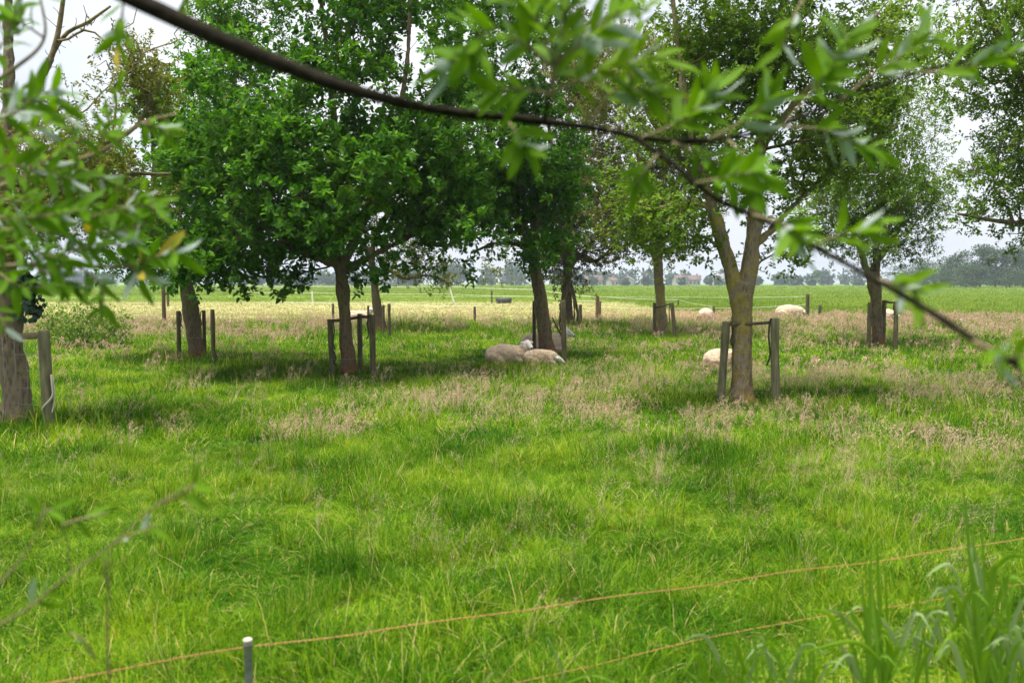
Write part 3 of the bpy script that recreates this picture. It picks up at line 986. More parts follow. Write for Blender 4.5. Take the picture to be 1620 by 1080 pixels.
t5, b5 = make_tree('apple_tree', 'small pale-barked fruit tree standing by itself with olive crown and one tilted stake', 28.0, (1048, 533),
    [(1049, 540, 0, 13), (1047, 500, 0, 10.5), (1043, 450, 0, 9.5), (1040, 410, 0, 10), (1038, 392, 0, 10)],
    [[(1036, 400, 0, 5), (1010, 385, -0.3, 4), (975, 372, -0.5, 3), (930, 352, -0.6, 2)],
     [(1038, 395, 0, 7), (1030, 330, 0, 6), (1012, 260, 0.2, 4), (1000, 190, 0.2, 3)],
     [(1040, 395, 0, 7), (1058, 330, 0.2, 5), (1080, 270, 0.2, 4), (1090, 190, 0, 2.5)],
     [(1042, 402, 0, 4), (1075, 392, 0.3, 3.5), (1110, 392, 0.3, 2.5), (1130, 398, 0.3, 2)]],
    [(1040, 345, 0, 95, 42, 1.8), (980, 310, 0, 80, 60, 1.6), (1085, 290, 0, 75, 70, 1.6), (1010, 220, 0, 95, 80, 2.0), (1050, 395, 0, 85, 20, 1.2),
     (985, 130, 0, 100, 80, 2.0), (960, 370, 0, 40, 26, 1.0), (1060, 130, 0, 80, 80, 1.6)],
    640, 7, 9, 0.096, 0.56, M['leaf_olive'], M['bark_lichen'], 505, slim=0.82, gap=0.42, gap_s=0.9, slen=0.24, spread=0.2, twigs=4)

t6, b6 = make_tree('apple_tree', 'olive-leaved tree with long low bough reaching over the hay strip', 30.5, (601, 527),
    [(603, 534, 0, 15), (599, 500, 0, 12), (594, 465, 0, 10), (590, 430, 0, 9), (586, 400, 0, 8.5)],
    [[(590, 430, 0, 5), (615, 428, -0.2, 4.5), (640, 440, -0.4, 4), (680, 436, -0.6, 3), (715, 450, -0.7, 2)],
     [(587, 405, 0, 6), (600, 360, 0, 5), (640, 300, 0, 3.5), (680, 240, 0, 2.5)],
     [(586, 405, 0, 6), (560, 360, 0, 5), (540, 300, 0, 3.5), (530, 230, 0, 2.5)]],
    [(595, 405, 0, 65, 36, 1.5), (650, 412, -0.3, 70, 26, 1.3), (705, 440, -0.6, 38, 14, 0.8), (745, 400, 0, 70, 40, 1.4), (560, 370, 0, 70, 60, 1.6),
     (660, 340, 0, 90, 60, 1.8), (600, 270, 0, 110, 80, 2.0), (800, 420, 0, 45, 24, 1.0)],
    340, 7, 8, 0.092, 0.54, M['leaf_olive'], M['bark_plum'], 606, slim=0.74, gap=0.40, slen=0.26, spread=0.2)

t7, b7 = make_tree('hawthorn_tree', 'many-stemmed shrubby tree with bundle of bare twisting stems behind the resting sheep', 32.6, (901, 521),
    [(901, 528, 0, 8), (900, 490, 0, 7), (898, 460, 0, 7), (897, 430, 0, 8)],
    [[(888, 526, -0.1, 3.5), (887, 490, -0.2, 3), (891, 460, -0.1, 3), (893, 420, 0, 3), (870, 360, 0, 2.5)],
     [(912, 526, -0.1, 3.2), (914, 495, -0.2, 3), (908, 465, -0.2, 2.6), (903, 425, 0, 3), (940, 380, 0, 2.5)],
     [(894, 526, -0.3, 3), (893, 480, -0.4, 2.6), (899, 450, -0.3, 2.4), (895, 400, -0.2, 2.2)],
     [(906, 526, -0.3, 2.8), (909, 480, -0.4, 2.4), (901, 448, -0.3, 2.4), (905, 390, -0.2, 2.2)],
     [(897, 420, 0, 4.5), (920, 405, 0, 4), (945, 412, 0, 3.5), (975, 385, 0, 2.5)],
     [(897, 430, 0, 6), (900, 340, 0, 5), (915, 250, 0, 4), (935, 150, 0, 3)]],
    [(893, 425, 0, 48, 34, 1.1), (895, 370, 0, 75, 50, 1.6), (930, 300, 0, 90, 70, 1.9), (940, 200, 0, 85, 80, 1.9), (945, 395, 0, 55, 28, 1.1),
     (925, 100, 0, 85, 80, 1.9), (880, 300, 0, 60, 60, 1.4), (910, 455, 0, 22, 16, 0.5)],
    680, 7, 9, 0.104, 0.55, M['leaf_brown'], M['bark_plum'], 707, gap=0.36, slen=0.26, spread=0.2, twigs=5)

t8, b8 = make_tree('apple_tree', 'slender twin-stemmed fruit tree among three stakes before the open green field', 23.6, (1387, 550),
    [(1391, 556, 0, 13), (1388, 520, 0, 11), (1383, 475, 0, 9), (1378, 445, 0, 9.5), (1376, 430, 0, 9.5)],
    [[(1374, 436, 0, 6.5), (1362, 400, 0, 6), (1345, 350, 0, 5), (1320, 280, 0.2, 3.5), (1300, 210, 0.2, 2.5)],
     [(1391, 530, -0.05, 6), (1390, 470, -0.05, 5.5), (1388, 420, -0.05, 6), (1386, 380, -0.1, 5.5), (1395, 300, -0.2, 4), (1410, 200, 0, 3), (1415, 110, 0, 2)],
     [(1386, 420, 0, 4), (1405, 385, 0.2, 3.5), (1440, 330, 0.3, 2.5)]],
    [(1390, 375, 0, 85, 42, 1.4), (1400, 290, 0, 100, 75, 1.7), (1330, 320, 0, 75, 75, 1.5), (1440, 330, 0, 50, 60, 1.2), (1430, 200, 0, 75, 85, 1.6),
     (1350, 220, 0, 85, 75, 1.6), (1410, 100, 0, 90, 80, 1.7), (1445, 395, 0, 30, 22, 0.7)],
    560, 8, 8, 0.076, 0.56, M['leaf_apple'], M['bark_plum'], 808, slim=0.72, gap=0.40, gap_s=1.1, slen=0.22, spread=0.17, twigs=4)

t9, b9 = make_tree('apple_tree', 'thick grooved grey trunk with ivy and bare lichened top branches beside a roped post', 10.2, (25, 680),
    [(27, 690, 0, 24), (24, 620, 0, 22), (18, 550, 0, 21), (12, 480, 0, 21), (6, 400, 0, 19), (4, 330, 0, 17)],
    [[(4, 350, 0, 13), (8, 240, 0.1, 10), (14, 120, 0.2, 8), (12, 0, 0.2, 6), (10, -120, 0, 4)],
     [(8, 260, 0.1, 8), (45, 170, 0.3, 6), (85, 80, 0.4, 4.5), (100, 0, 0.4, 3.5), (105, -60, 0.4, 2.5)],
     [(4, 340, 0, 8), (70, 280, 0.4, 6), (150, 235, 0.6, 4.5), (215, 200, 0.6, 3), (255, 120, 0.6, 2)],
     [(45, 175, 0.3, 5), (95, 65, 0.5, 3.5), (140, 35, 0.5, 2.5), (175, 10, 0.5, 1.8)],
     [(6, 380, 0, 8), (90, 330, 0.3, 6), (180, 280, 0.4, 4), (270, 275, 0.4, 2.5)],
     [(4, 330, 0, 9), (-60, 220, 0, 7), (-120, 100, 0, 4)]],
    [(90, 255, 0.2, 120, 70, 0.8), (190, 215, 0.5, 75, 55, 0.7), (170, 310, 0.3, 95, 50, 0.8), (50, 350, 0, 110, 60, 0.7), (-90, 180, 0, 120, 130, 1.0),
     (225, 160, 0.6, 40, 45, 0.5), (195, 115, 0.6, 60, 55, 0.5), (120, 165, 0.4, 70, 45, 0.5)],
    520, 6, 8, 0.052, 0.5, M['leaf_olive'], M['bark_grey'], 909, gap=0.42, gap_s=1.6, slen=0.15, spread=0.11, twigs=2, tip=0.0036,
    bare=[(60 + 10 * k + 9 * math.sin(k * 2.1), 110 - 13 * (k % 9) + 5 * math.cos(k * 1.7), 0.2 + 0.05 * (k % 7)) for k in range(26)]
    + [(20 + 16 * k, 60 - 12 * (k % 6), 0.3) for k in range(10)] + [(95 + 9 * k, 85 - 9 * (k % 6), 0.4) for k in range(12)])

t10, b10 = make_tree('apple_tree', 'fruit tree at the right edge whose small-leaved boughs hang into the sky gap', 14.0, (1790, 615),
    [(1790, 625, 0, 19), (1788, 560, 0, 16), (1780, 480, 0, 15), (1770, 420, 0, 14)],
    [[(1774, 430, 0, 10), (1720, 380, 0, 7), (1650, 355, 0, 5), (1580, 350, 0, 3.5), (1515, 338, 0, 2)],
     [(1770, 425, 0, 11), (1720, 300, 0.2, 8), (1650, 180, 0.2, 6), (1590, 80, 0.2, 4), (1550, 0, 0, 3)],
     [(1770, 425, 0, 11), (1780, 280, 0, 8), (1760, 120, 0, 6), (1720, -40, 0, 4)]],
    [(1610, 110, 0, 85, 115, 1.4), (1590, 270, 0, 80, 62, 1.1), (1640, 330, 0, 60, 55, 1.0), (1555, 205, 0, 38, 50, 0.7), (1690, 200, 0, 100, 120, 1.5),
     (1590, -40, 0, 110, 80, 1.4), (1602, 395, 0, 14, 26, 0.35), (1540, 335, 0, 40, 14, 0.5), (1740, 320, 0, 90, 70, 1.3), (1545, 60, 0, 40, 50, 0.8), (1780, 80, 0, 100, 130, 1.5)],
    700, 8, 8, 0.062, 0.60, M['leaf_apple'], M['bark_plum'], 1010, gap=0.40, gap_s=1.4, slen=0.16, spread=0.12, twigs=4)

# ivy on two trunks
def ivy(root, b, D, rows, n, sz, seed):
    rs = np.random.default_rng(seed)
    P = []
    for (px, py, dy, rx, ry, rz) in rows:
        c = at(px, py, D + dy) - b
        v = unit(rs.normal(0, 1, (n, 3))) * (rs.random((n, 1)) ** 0.4)
        P.append(np.array(c) + v * np.array([rx * D / F_PX, rz, ry * D / F_PX]))
    P = np.concatenate(P)
    Dd = unit(rs.normal(0, 0.6, P.shape) + np.array([0, -0.3, -0.8]))
    U = unit(np.array([0, -0.8, 0.5]) + rs.normal(0, 0.45, P.shape))
    L = sz * rs.uniform(0.6, 1.2, len(P))
    V, Q = leaf_arrays(P, Dd, U, L, L * 0.85)
    o = obj('ivy', np_mesh('ivy_leaves', V, Q), M['leaf_ivy'], root)
    o['kind'] = 'stuff'


ivy(t9, b9, 10.2, [(45, 480, -0.1, 22, 32, 0.2), (40, 450, -0.1, 18, 22, 0.2)], 170, 0.075, 5)
ivy(t4, b4, 12.5, [(1240, 60, 0.1, 40, 60, 0.4), (1210, 110, 0.1, 40, 45, 0.4)], 330, 0.07, 6)


# ------------------------------------------------------------------ bush and far trees
def leaf_ball(rs, c, r, n, sz, lw=0.6, shell=0.45):
    v = unit(rs.normal(0, 1, (n, 3)))
    P = np.asarray(c) + v * np.asarray(r) * (rs.random((n, 1)) ** shell)
    Dd = unit(v * 0.5 + rs.normal(0, 0.8, (n, 3)))
    U = unit(v * 0.8 + np.array([0, 0, 0.8]) + rs.normal(0, 0.4, (n, 3)))
    L = sz * rs.uniform(0.6, 1.25, n)
    return leaf_arrays(P, Dd, U, L, L * lw)


def bush(name, label, px, py, blobs, n, sz, leaf, seed):
    rs = np.random.default_rng(seed)
    b = gnd(px, py)
    b.z = gz(b.x, b.y)
    root = empty(name, b)
    tag(root, label, 'bush')
    fol, st = MB(), MB()
    for (dx, dy, z, rx, ry, rz) in blobs:
        V, Q = leaf_ball(rs, (dx, dy, z), (rx, ry, rz), int(n), sz)
        fol.add(V, Q)
        for _ in range(5):
            e = np.array([dx, dy, z]) + rs.normal(0, 0.35, 3) * (rx, ry, rz)
            st.tube([(dx * 0.4, dy * 0.4, -0.05), (dx * 0.7 + rs.normal(0, 0.05), dy * 0.7, z * 0.5), e], [0.012, 0.009, 0.004], 5)
    obj('stems', st.mesh(name + '_stems', True), M['bark_twig'], root)
    f = obj('foliage', fol.mesh(name + '_foliage'), leaf, root)
    f['kind'] = 'stuff'
    return root


bush('elder_bush', 'loose low bush with pale leaf tips behind the roped post', 130, 548,
     [(-0.35, 0, 0.65, 0.55, 0.5, 0.6), (0.25, 0.1, 0.80, 0.55, 0.5, 0.6), (0.8, 0.2, 0.6, 0.5, 0.4, 0.5), (-0.9, 0.2, 0.65, 0.5, 0.45, 0.6), (0.1, -0.2, 0.4, 0.9, 0.4, 0.35)], 480, 0.085, M['leaf_apple'], 31)


def far_tree(label, px, top, D, wpx, seed, name='woodland_tree', n=520, group='trees of the wood edge across the field'):
    rs = np.random.default_rng(seed)
    s = D / F_PX
    h = (447 - top) * s + CAM_H
    x = (px - 810) * s
    root = empty(name, (x, D, 0))
    tag(root, label, 'tree', group)
    w = wpx * s
    tb = MB()
    tb.tube([(0, 0, -0.1), (rs.normal(0, .1), 0, h * 0.3), (rs.normal(0, .3), 0, h * 0.8)], [0.028 * h, 0.02 * h, 0.006 * h], 8)
    for k in range(5):
        a = rs.random() * 6.28
        tb.tube([(0, 0, h * (0.25 + 0.08 * k)), (math.cos(a) * w * .2, math.sin(a) * w * .2, h * (.4 + .07 * k)), (math.cos(a) * w * .4, math.sin(a) * w * .4, h * (.5 + .08 * k))],
                [0.01 * h, 0.007 * h, 0.003 * h], 5)
    obj('trunk', tb.mesh('far_trunk', True), M['bark_plum'], root)
    cb = MB()
    for k in range(15):
        z = h * rs.uniform(0.14, 0.90)
        prof = math.sin(PI * min(0.95, 0.12 + 0.86 * z / h)) ** 0.6
        a = rs.random() * 6.28
        c = (math.cos(a) * w * 0.34 * prof, math.sin(a) * w * 0.34 * prof, z)
        V, Q = leaf_ball(rs, c, (w * .24, w * .24, h * .13), n // 9, 0.075 * h * 0.62, 0.75)
        cb.add(V, Q)
    V, Q = leaf_ball(rs, (0, 0, h * 0.86), (w * .22, w * .22, h * .14), n // 8, 0.075 * h * 0.6, 0.75)
    cb.add(V, Q)
    c = obj('crown', cb.mesh('far_crown'), M['leaf_far'], root)
    c['kind'] = 'stuff'
    return root


RIGHT = [(1452, 408, 300, 46), (1478, 412, 300, 36), (1502, 405, 270, 34), (1527, 396, 262, 36), (1549, 386, 255, 44), (1573, 391, 258, 38),
         (1596, 388, 252, 42), (1620, 394, 256, 40), (1644, 386, 250, 46), (1672, 392, 255, 44), (1425, 420, 310, 40), (1540, 418, 240, 40), (1590, 420, 240, 46), (1508, 424, 246, 40), (1635, 420, 240, 46)]
RN = ['far left end of the wood edge, a lone grey-green tree', 'second low round tree from the thin end of the wood edge', 'narrow tree where the wood edge starts to rise',
      'stepped tree just before the tallest crown of the wood edge', 'tallest pointed crown of the wood edge seen in the sky gap', 'tree just right of the tallest wood-edge crown',
      'wide crown behind the hanging leaf spray at the wood edge', 'tree at the picture edge in the far wood', 'tall tree just outside the edge of view in the wood', 'last tree of the wood beyond the view',
      'small faint tree seen through the slender fruit tree crown', 'low undergrowth tree in front of the tallest wood-edge crown', 'low front tree under the hanging leaf spray',
      'low bushy tree at the foot of the rising wood edge', 'low bushy front tree at the right end of the far wood']
for i, (px, top, D, w) in enumerate(RIGHT):
    far_tree(RN[i], px, top, D, w * 1.55, 4000 + i, n=1300)

rs = np.random.default_rng(77)
wood = MB()
for k in range(430):
    px = rs.uniform(-700, 2400)
    D = rs.uniform(540, 640) if rs.random() < 0.8 else rs.uniform(470, 490)
    s = D / F_PX
    hpx = rs.uniform(12, 22)
    if 640 < px < 850:
        hpx = rs.uniform(18, 34)
    if 990 < px < 1180 or px > 1150:
        hpx = rs.uniform(9, 24)
    if D < 500:
        hpx = rs.uniform(4, 9)
    h = hpx * s
    w = h * rs.uniform(0.5, 0.8)
    x = (px - 810) * s
    for q in range(7):
        V, Q = leaf_ball(rs, (x + rs.normal(0, w * .3), D + rs.normal(0, 2), 1.2 + h * rs.uniform(0.05, 0.85)), (w * .5, w * .5, h * .26), 18, 2.3, 0.85)
        wood.add(V, Q)
tag(obj('far_woodland', wood.mesh('far_woodland'), M['leaf_far']), 'hazy bluish line of far-off trees along the horizon', 'woodland', kind='stuff')


# ------------------------------------------------------------------ far houses
def house(name, label, px, D, wpx, eave, ridge, rot, wall, roof, n_win, gable=False, depth=8.0):
    s = D / F_PX
    w, e, r = wpx * s, eave * s + CAM_H, ridge * s + CAM_H
    root = empty(name, ((px - 810) * s, D, 0))
    root.rotation_euler.z = rot
    tag(root, label, 'house')
    wb = MB()
    d = depth
    V = [(-w / 2, -d / 2, 0), (w / 2, -d / 2, 0), (w / 2, d / 2, 0), (-w / 2, d / 2, 0), (-w / 2, -d / 2, e), (w / 2, -d / 2, e), (w / 2, d / 2, e), (-w / 2, d / 2, e), (-w / 2, 0, r - .1), (w / 2, 0, r - .1)]
    wb.add(V, [(0, 1, 5, 4), (2, 3, 7, 6), (1, 2, 6, 5), (3, 0, 4, 7)], [(5, 6, 9), (7, 4, 8)])
    obj('wall', wb.mesh('wall'), wall, root)
    rb = MB()
    o, th = 0.5, 0.25
    for sg in (-1, 1):
        a = [(-w / 2 - o, sg * (d / 2 + o), e - .3), (w / 2 + o, sg * (d / 2 + o), e - .3), (w / 2 + o, 0, r), (-w / 2 - o, 0, r)]
        b_ = [(x, y, z + th) for x, y, z in a]
        rb.add(a + b_, [(0, 1, 2, 3), (7, 6, 5, 4), (0, 4, 5, 1), (1, 5, 6, 2), (2, 6, 7, 3), (3, 7, 4, 0)])
    ro = obj('roof', rb.mesh('roof'), roof, root)
    cb = MB().box((w * 0.2, 0, r + 0.5), (0.9, 0.9, 1.6))
    obj('chimney', cb.mesh('chimney'), M['house_brick'], ro)
    for k in range(n_win):
        x = (k + 0.5) / n_win * w - w / 2
        f = MB().box((x, -d / 2 - 0.03, e * 0.5), (1.5, 0.1, 1.6))
        fo = obj('window', f.mesh('window'), M['white_panel'], root)
        g = MB().box((x, -d / 2 - 0.085, e * 0.5), (1.2, 0.04, 1.3))
        obj('pane', g.mesh('pane'), M['window'], fo)
    return root


house('farm_house', 'pale far house just right of the small olive tree trunk', 1076, 505, 20, 4, 11, 0.2, M['house_wall'], M['roof_tile'], 3)
house('farm_house', 'small pale far cottage left of the small olive tree trunk', 1020, 520, 13, 4, 10, -0.3, M['house_wall'], M['roof_grey'], 2)
house('farm_house', 'far house with steep pale roof nearest the forked lichen tree', 1134, 500, 24, 2, 14, 0.5, M['house_wall'], M['roof_grey'], 2)
house('farm_house', 'far cream house in the middle of the village gap', 1098, 515, 18, 4, 11, -0.2, M['house_wall'], M['roof_tile'], 3)
house('farm_house', 'low far house with reddish roof seen under the hawthorn branches', 938, 510, 26, 3, 11, 0.1, M['house_wall'], M['roof_tile'], 3)
house('farm_house', 'tiny far white gable left of centre in the village gap', 992, 525, 9, 4, 10, 1.2, M['house_wall'], M['roof_grey'], 1)
house('farm_house', 'faint far white cottage between two bluish trees', 968, 525, 12, 3, 8, 0.3, M['house_wall'], M['roof_tile'], 2)

# barn with a row of white openings
s = 480 / F_PX
barn = empty('barn', ((611 - 810) * s, 480, 0))
tag(barn, 'long grey far barn with a row of white openings beside the olive tree trunk', 'barn')
w, d, e, r = 34 * s, 12, 2.6 + 3 * s * 1.0, 22 * s
wb = MB()
wb.add([(-w / 2, -d / 2, 0), (w / 2, -d / 2, 0), (w / 2, d / 2, 0), (-w / 2, d / 2, 0), (-w / 2, -d / 2, e), (w / 2, -d / 2, e), (w / 2, d / 2, e), (-w / 2, d / 2, e), (-w / 2, 0, r - .2), (w / 2, 0, r - .2)],
       [(0, 1, 5, 4), (2, 3, 7, 6), (1, 2, 6, 5), (3, 0, 4, 7)], [(5, 6, 9), (7, 4, 8)])
obj('wall', wb.mesh('barn_wall'), M['roof_grey'], barn)
rb = MB()
for sg in (-1, 1):
    a = [(-w / 2 - .6, sg * (d / 2 + .6), e - .3), (w / 2 + .6, sg * (d / 2 + .6), e - .3), (w / 2 + .6, 0, r), (-w / 2 - .6, 0, r)]
    rb.add(a + [(x, y, z + .3) for x, y, z in a], [(0, 1, 2, 3), (7, 6, 5, 4), (0, 4, 5, 1), (1, 5, 6, 2), (2, 6, 7, 3), (3, 7, 4, 0)])
obj('roof', rb.mesh('barn_roof'), M['roof_grey'], barn)
for k in range(5):
    wo_ = MB().box(((k - 2) * w / 5.2, -d / 2 - 0.1, e * 0.62), (0.9 * s * 2, 0.12, 1.1))
    obj('window', wo_.mesh('barn_window'), M['white_panel'], barn)
for k in range(2):
    wo_ = MB().box(((k - 0.2) * w / 5.2, -d / 2 + 3.0, e + (r - e) * 0.62), (1.1, 1.2, 1.0))
    obj('skylight', wo_.mesh('barn_skylight'), M['white_panel'], barn)


# ------------------------------------------------------------------ stakes round the trees
def post_mesh(h, r, lean=(0, 0), seed=0, sides=12):
    n = 9
    z = np.concatenate([np.linspace(-0.25, h - 0.02, n), [h - 0.006, h]])
    R = np.concatenate([np.full(n, r) * (1 + 0.05 * np.sin(np.arange(n) * 1.7 + seed)), [r * 0.94, r * 0.78]])
    P = np.stack([lean[0] * z / h, lean[1] * z / h, z], -1)
    return MB().tube(P, R, sides, rough=0.10, seed=seed).mesh('post', True)


def post_at(px, top, base, wpx, topdx=0):
    """Foot, height, radius and lean of a post read off the photograph."""
    g = gnd(px, base + 2)
    g.z = gz(g.x, g.y)
    s = g.y / F_PX
    h = (base - top) * s
    return g, h, wpx * s / 2, topdx * s


def guard(name, label, posts, bars=(), wires=(), straps=(), mat='post_dark', group='wooden tree guards'):
    info = [post_at(*p) for p in posts]
    b = info[0][0].copy()
    root = empty(name, b)
    tag(root, label, 'tree guard', group)
    tops = []
    for i, (g, h, r, lx) in enumerate(info):
        o = obj('post', post_mesh(h, r, (lx, 0), 31 * i + int(posts[i][0])), M[mat], root, g - b)
        tops.append((g - b, h, r, lx))
    for (i, j, f0, f1, rr, mt) in bars:
        (ga, ha, ra, la), (gb, hb, rb_, lb) = tops[i], tops[j]
        a = ga + Vector((la * f0, -ra * 0.2, ha * f0))
        c = gb + Vector((lb * f1, -rb_ * 0.2, hb * f1))
        m = (a + c) / 2 + Vector((0, 0, -0.012))
        obj('crossbar' if mt != 'wire' else 'wire', MB().tube([a, m, c], rr, 8, flat=2.2 if mt != 'wire' else 1).mesh('bar', True), M[mt], root)
    for (i, f0, side, ln) in straps:
        g, h, r, lx = tops[i]
        a = g + Vector((lx * f0 + side * r * 0.9, -r * 0.5, h * f0))
        P = [a + Vector((0, 0, 0.03)), a + Vector((side * 0.02, 0, 0.0)), a + Vector((side * 0.035, 0, -ln * 0.35)), a + Vector((side * 0.012, 0, -ln * 0.75)), a + Vector((side * 0.05, 0.01, -ln))]
        obj('strap', MB().tube(spline([tuple(p) for p in P], 0.03), 0.006, 6, flat=2.2).mesh('strap', True), M['strap'], root)
    return root, tops


# the forked lichen tree
G4, G4t = guard('tree_guard', 'two weathered greenish stakes with a dark strap flanking the forked lichen tree',
    [(1140, 503, 635, 12.5, 7), (1227, 497, 638, 13.5, -4)], bars=[(0, 1, 0.97, 0.955, 0.010, 'post_dark'), (0, 1, 0.955, 0.94, 0.0025, 'wire'), (0, 1, 0.66, 0.66, 0.0022, 'wire'), (0, 1, 0.42, 0.42, 0.0022, 'wire'), (0, 1, 0.2, 0.2, 0.0022, 'wire')],
    straps=[(0, 0.98, 1, 0.34), (1, 0.97, -1, 0.62)], mat='post')
guard('tree_guard', 'three stakes joined by dark bars round the broad dark green tree',
    [(526, 502, 592, 9, -3), (570, 494, 586, 8, 0), (590, 497, 594, 9.5, 0)],
    bars=[(0, 1, 0.97, 0.94, 0.013, 'post_dark'), (1, 2, 0.96, 0.97, 0.013, 'post_dark'), (0, 1, 0.45, 0.45, 0.002, 'wire'), (0, 2, 0.3, 0.3, 0.002, 'wire')], straps=[(0, 0.95, 1, 0.5), (2, 0.97, -1, 0.4), (0, 0.4, 1, 0.22)])
guard('tree_guard', 'three dark round-topped stakes without bars round the thick leaning trunk',
    [(284, 489, 572, 6.5, 0), (324, 488, 563, 5.8, 0), (338, 487, 576, 7, 0)], bars=[(0, 2, 0.5, 0.5, 0.002, 'wire')], straps=[(0, 0.96, 1, 0.3), (1, 0.96, -1, 0.35)])
guard('tree_guard', 'two stakes by the rubbed trunk above the resting sheep, one mossy and touching it',
    [(845, 478, 562, 6, 0), (893, 475, 577, 8, -3)], straps=[(1, 0.7, -1, 0.25)])
guard('tree_guard', 'pair of slim stakes, one tilted, at the small lone olive tree',
    [(1036, 477, 531, 6, -1), (1069, 474, 536, 6, -7)], bars=[(0, 1, 0.86, 0.98, 0.013, 'post_dark')], straps=[(1, 0.95, -1, 0.6)])
guard('tree_guard', 'three thin stakes at the tree with the long low bough',
    [(583, 480, 528, 4.2, 0), (607, 479, 528, 4.2, 0), (616, 476, 534, 5, 0)])
guard('tree_guard', 'three stakes with a short top bar at the slender twin-stemmed tree',
    [(1374, 475, 549, 6.5, 0), (1397, 473, 546, 6.5, 0), (1416, 474, 553, 7, 0)], bars=[(1, 2, 0.97, 0.97, 0.013, 'post_dark')], straps=[(2, 0.95, -1, 0.3)])

# the roped post at the left edge: rail, wire net and frayed rope
G9, G9t = guard('tree_guard', 'mossy post with rail, wire net and frayed pale rope at the left edge', [(78, 526, 685, 17, -3), (-60, 528, 668, 16, 0)],
    bars=[(0, 1, 0.955, 0.965, 0.017, 'rail'), (0, 1, 0.77, 0.78, 0.0025, 'wire'), (0, 1, 0.6, 0.62, 0.002, 'wire'), (0, 1, 0.42, 0.44, 0.002, 'wire'), (0, 1, 0.25, 0.27, 0.002, 'wire')], mat='post')
g, h, r, lx = G9t[0]
wn = MB()
for k in range(7):
    x = -0.10 - 0.13 * k
    wn.tube([g + Vector((x, 0.0, h * 0.93)), g + Vector((x + 0.01, 0.0, h * 0.5)), g + Vector((x - 0.01, 0, 0.05))], 0.0018, 4)
obj('wire_net', wn.mesh('wire_net', True), M['wire'], G9)
rp = [(r * 1.05, -0.03, h * 0.56), (r * 1.25, -0.05, h * 0.46), (r * 1.3, -0.05, h * 0.36), (r * 0.7, -r * 1.05, h * 0.30), (-r * 0.2, -r * 1.15, h * 0.25), (-r * 0.75, -r * 0.95, h * 0.205)]
obj('rope', MB().tube(spline([tuple(g + Vector(p)) for p in rp], 0.02), 0.011, 7, rough=0.3, seed=3).mesh('rope_tail', True), M['pale_rope'], G9)
rp = [(r * 1.15, -0.02, h * 0.52), (r * 1.5, -0.03, h * 0.40), (r * 1.35, -0.03, h * 0.28), (r * 1.1, -0.05, h * 0.18)]
obj('rope', MB().tube(spline([tuple(g + Vector(p)) for p in rp], 0.02), 0.009, 7, rough=0.3, seed=4).mesh('rope_tail', True), M['pale_rope'], G9)

# leaning stick by the sheep tree, torn stub
st_b = gnd(884, 508)
stk = MB().tube([Vector((0, 0, 0.52)) + Vector((-0.18, 0, 0.32)), Vector((0, 0, 0.52))], [0.018, 0.022], 8)
o = obj('broken_rail', MB().tube([(-0.24, 0.05, 0.92), (-0.14, 0.02, 0.72), (0.0, 0, 0.46)], [0.016, 0.02, 0.02], 8).mesh('broken_rail', True), M['post_dark'], None, Vector((b2.x + 0.34, b2.y - 0.1, 0)))
tag(o, 'short dark broken rail slanting off the rubbed trunk', 'rail')

# ------------------------------------------------------------------ field posts, tapes, trough
FPOSTS = [((260, 446, 512, 6, 0), 'post_brown', 'tall brown fence post left of the thick leaning trunk'),
          ((266, 446, 483, 4, 0), 'post_dark', 'thin far post just behind the tall brown fence post'),
          ((527, 478, 506, 4, 0), 'post_dark', 'thin post behind the left stake of the broad dark tree'),
          ((751, 484, 509, 4.2, 0), 'post_dark', 'short lone post on the hay strip between two trees'),
          ((918, 478, 521, 5.2, 0), 'post_dark', 'slim stake right beside the many-stemmed shrubby tree'),
          ((945, 467, 502, 6, 0), 'post_brown', 'brown fence post right of the many-stemmed shrubby tree'),
          ((949, 474, 503, 4, 0), 'post_dark', 'lower dark post leaning on the brown fence post'),
          ((1129, 482, 503, 4, 0), 'post_dark', 'short dark post touching the back of the left grazing sheep'),
          ((1277, 462, 501, 6, 0), 'post_dark', 'taller of the two posts right of the grazing sheep'),
          ((1297, 479, 502, 5, 0), 'post_dark', 'shorter of the two posts right of the grazing sheep'),
          ((1073, 472, 485, 3, 0), 'post_dark', 'tiny far post just above the tilted stake'),
          ((778, 458, 478, 3, 0), 'post_dark', 'thin dark far post left of the black trough'),
          ((665, 454, 463, 2.4, 0), 'post_dark', 'tiny dark post in front of the white flowers on the far bank'),
          ((719, 452, 479, 2.6, -8), 'tape', 'slanting white plastic fence post on the far lane'),
          ((495, 459, 481, 2.6, -1), 'tape', 'upright white plastic fence post left of the broad dark tree'),
          ((1521, 503, 516, 4, 0), 'tape', 'small white marker stick standing in the right-hand field')]
for p, mt, lab in FPOSTS:
    g, h, r, lx = post_at(*p)
    o = obj('fence_post', post_mesh(h, r, (lx, 0), int(p[0]), 9), M[mt], None, g)
    tag(o, lab, 'post', 'fence posts in the fields')


def tape(label, pts, rad=0.014):
    P = [at(px, py, D) for px, py, D in pts]
    Q = [P[0]]
    for a, b_ in zip(P[:-1], P[1:]):
        for k in range(1, 6):
            u = k / 5
            q = a.lerp(b_, u)
            q.z -= 0.05 * 4 * u * (1 - u)
            Q.append(q)
    o = obj('fence_tape', MB().tube([q - P[0] for q in Q], rad, 5, flat=1.6).mesh('fence_tape', True), M['tape'], None, P[0])
    tag(o, label, 'fence tape', 'white electric fence tapes')


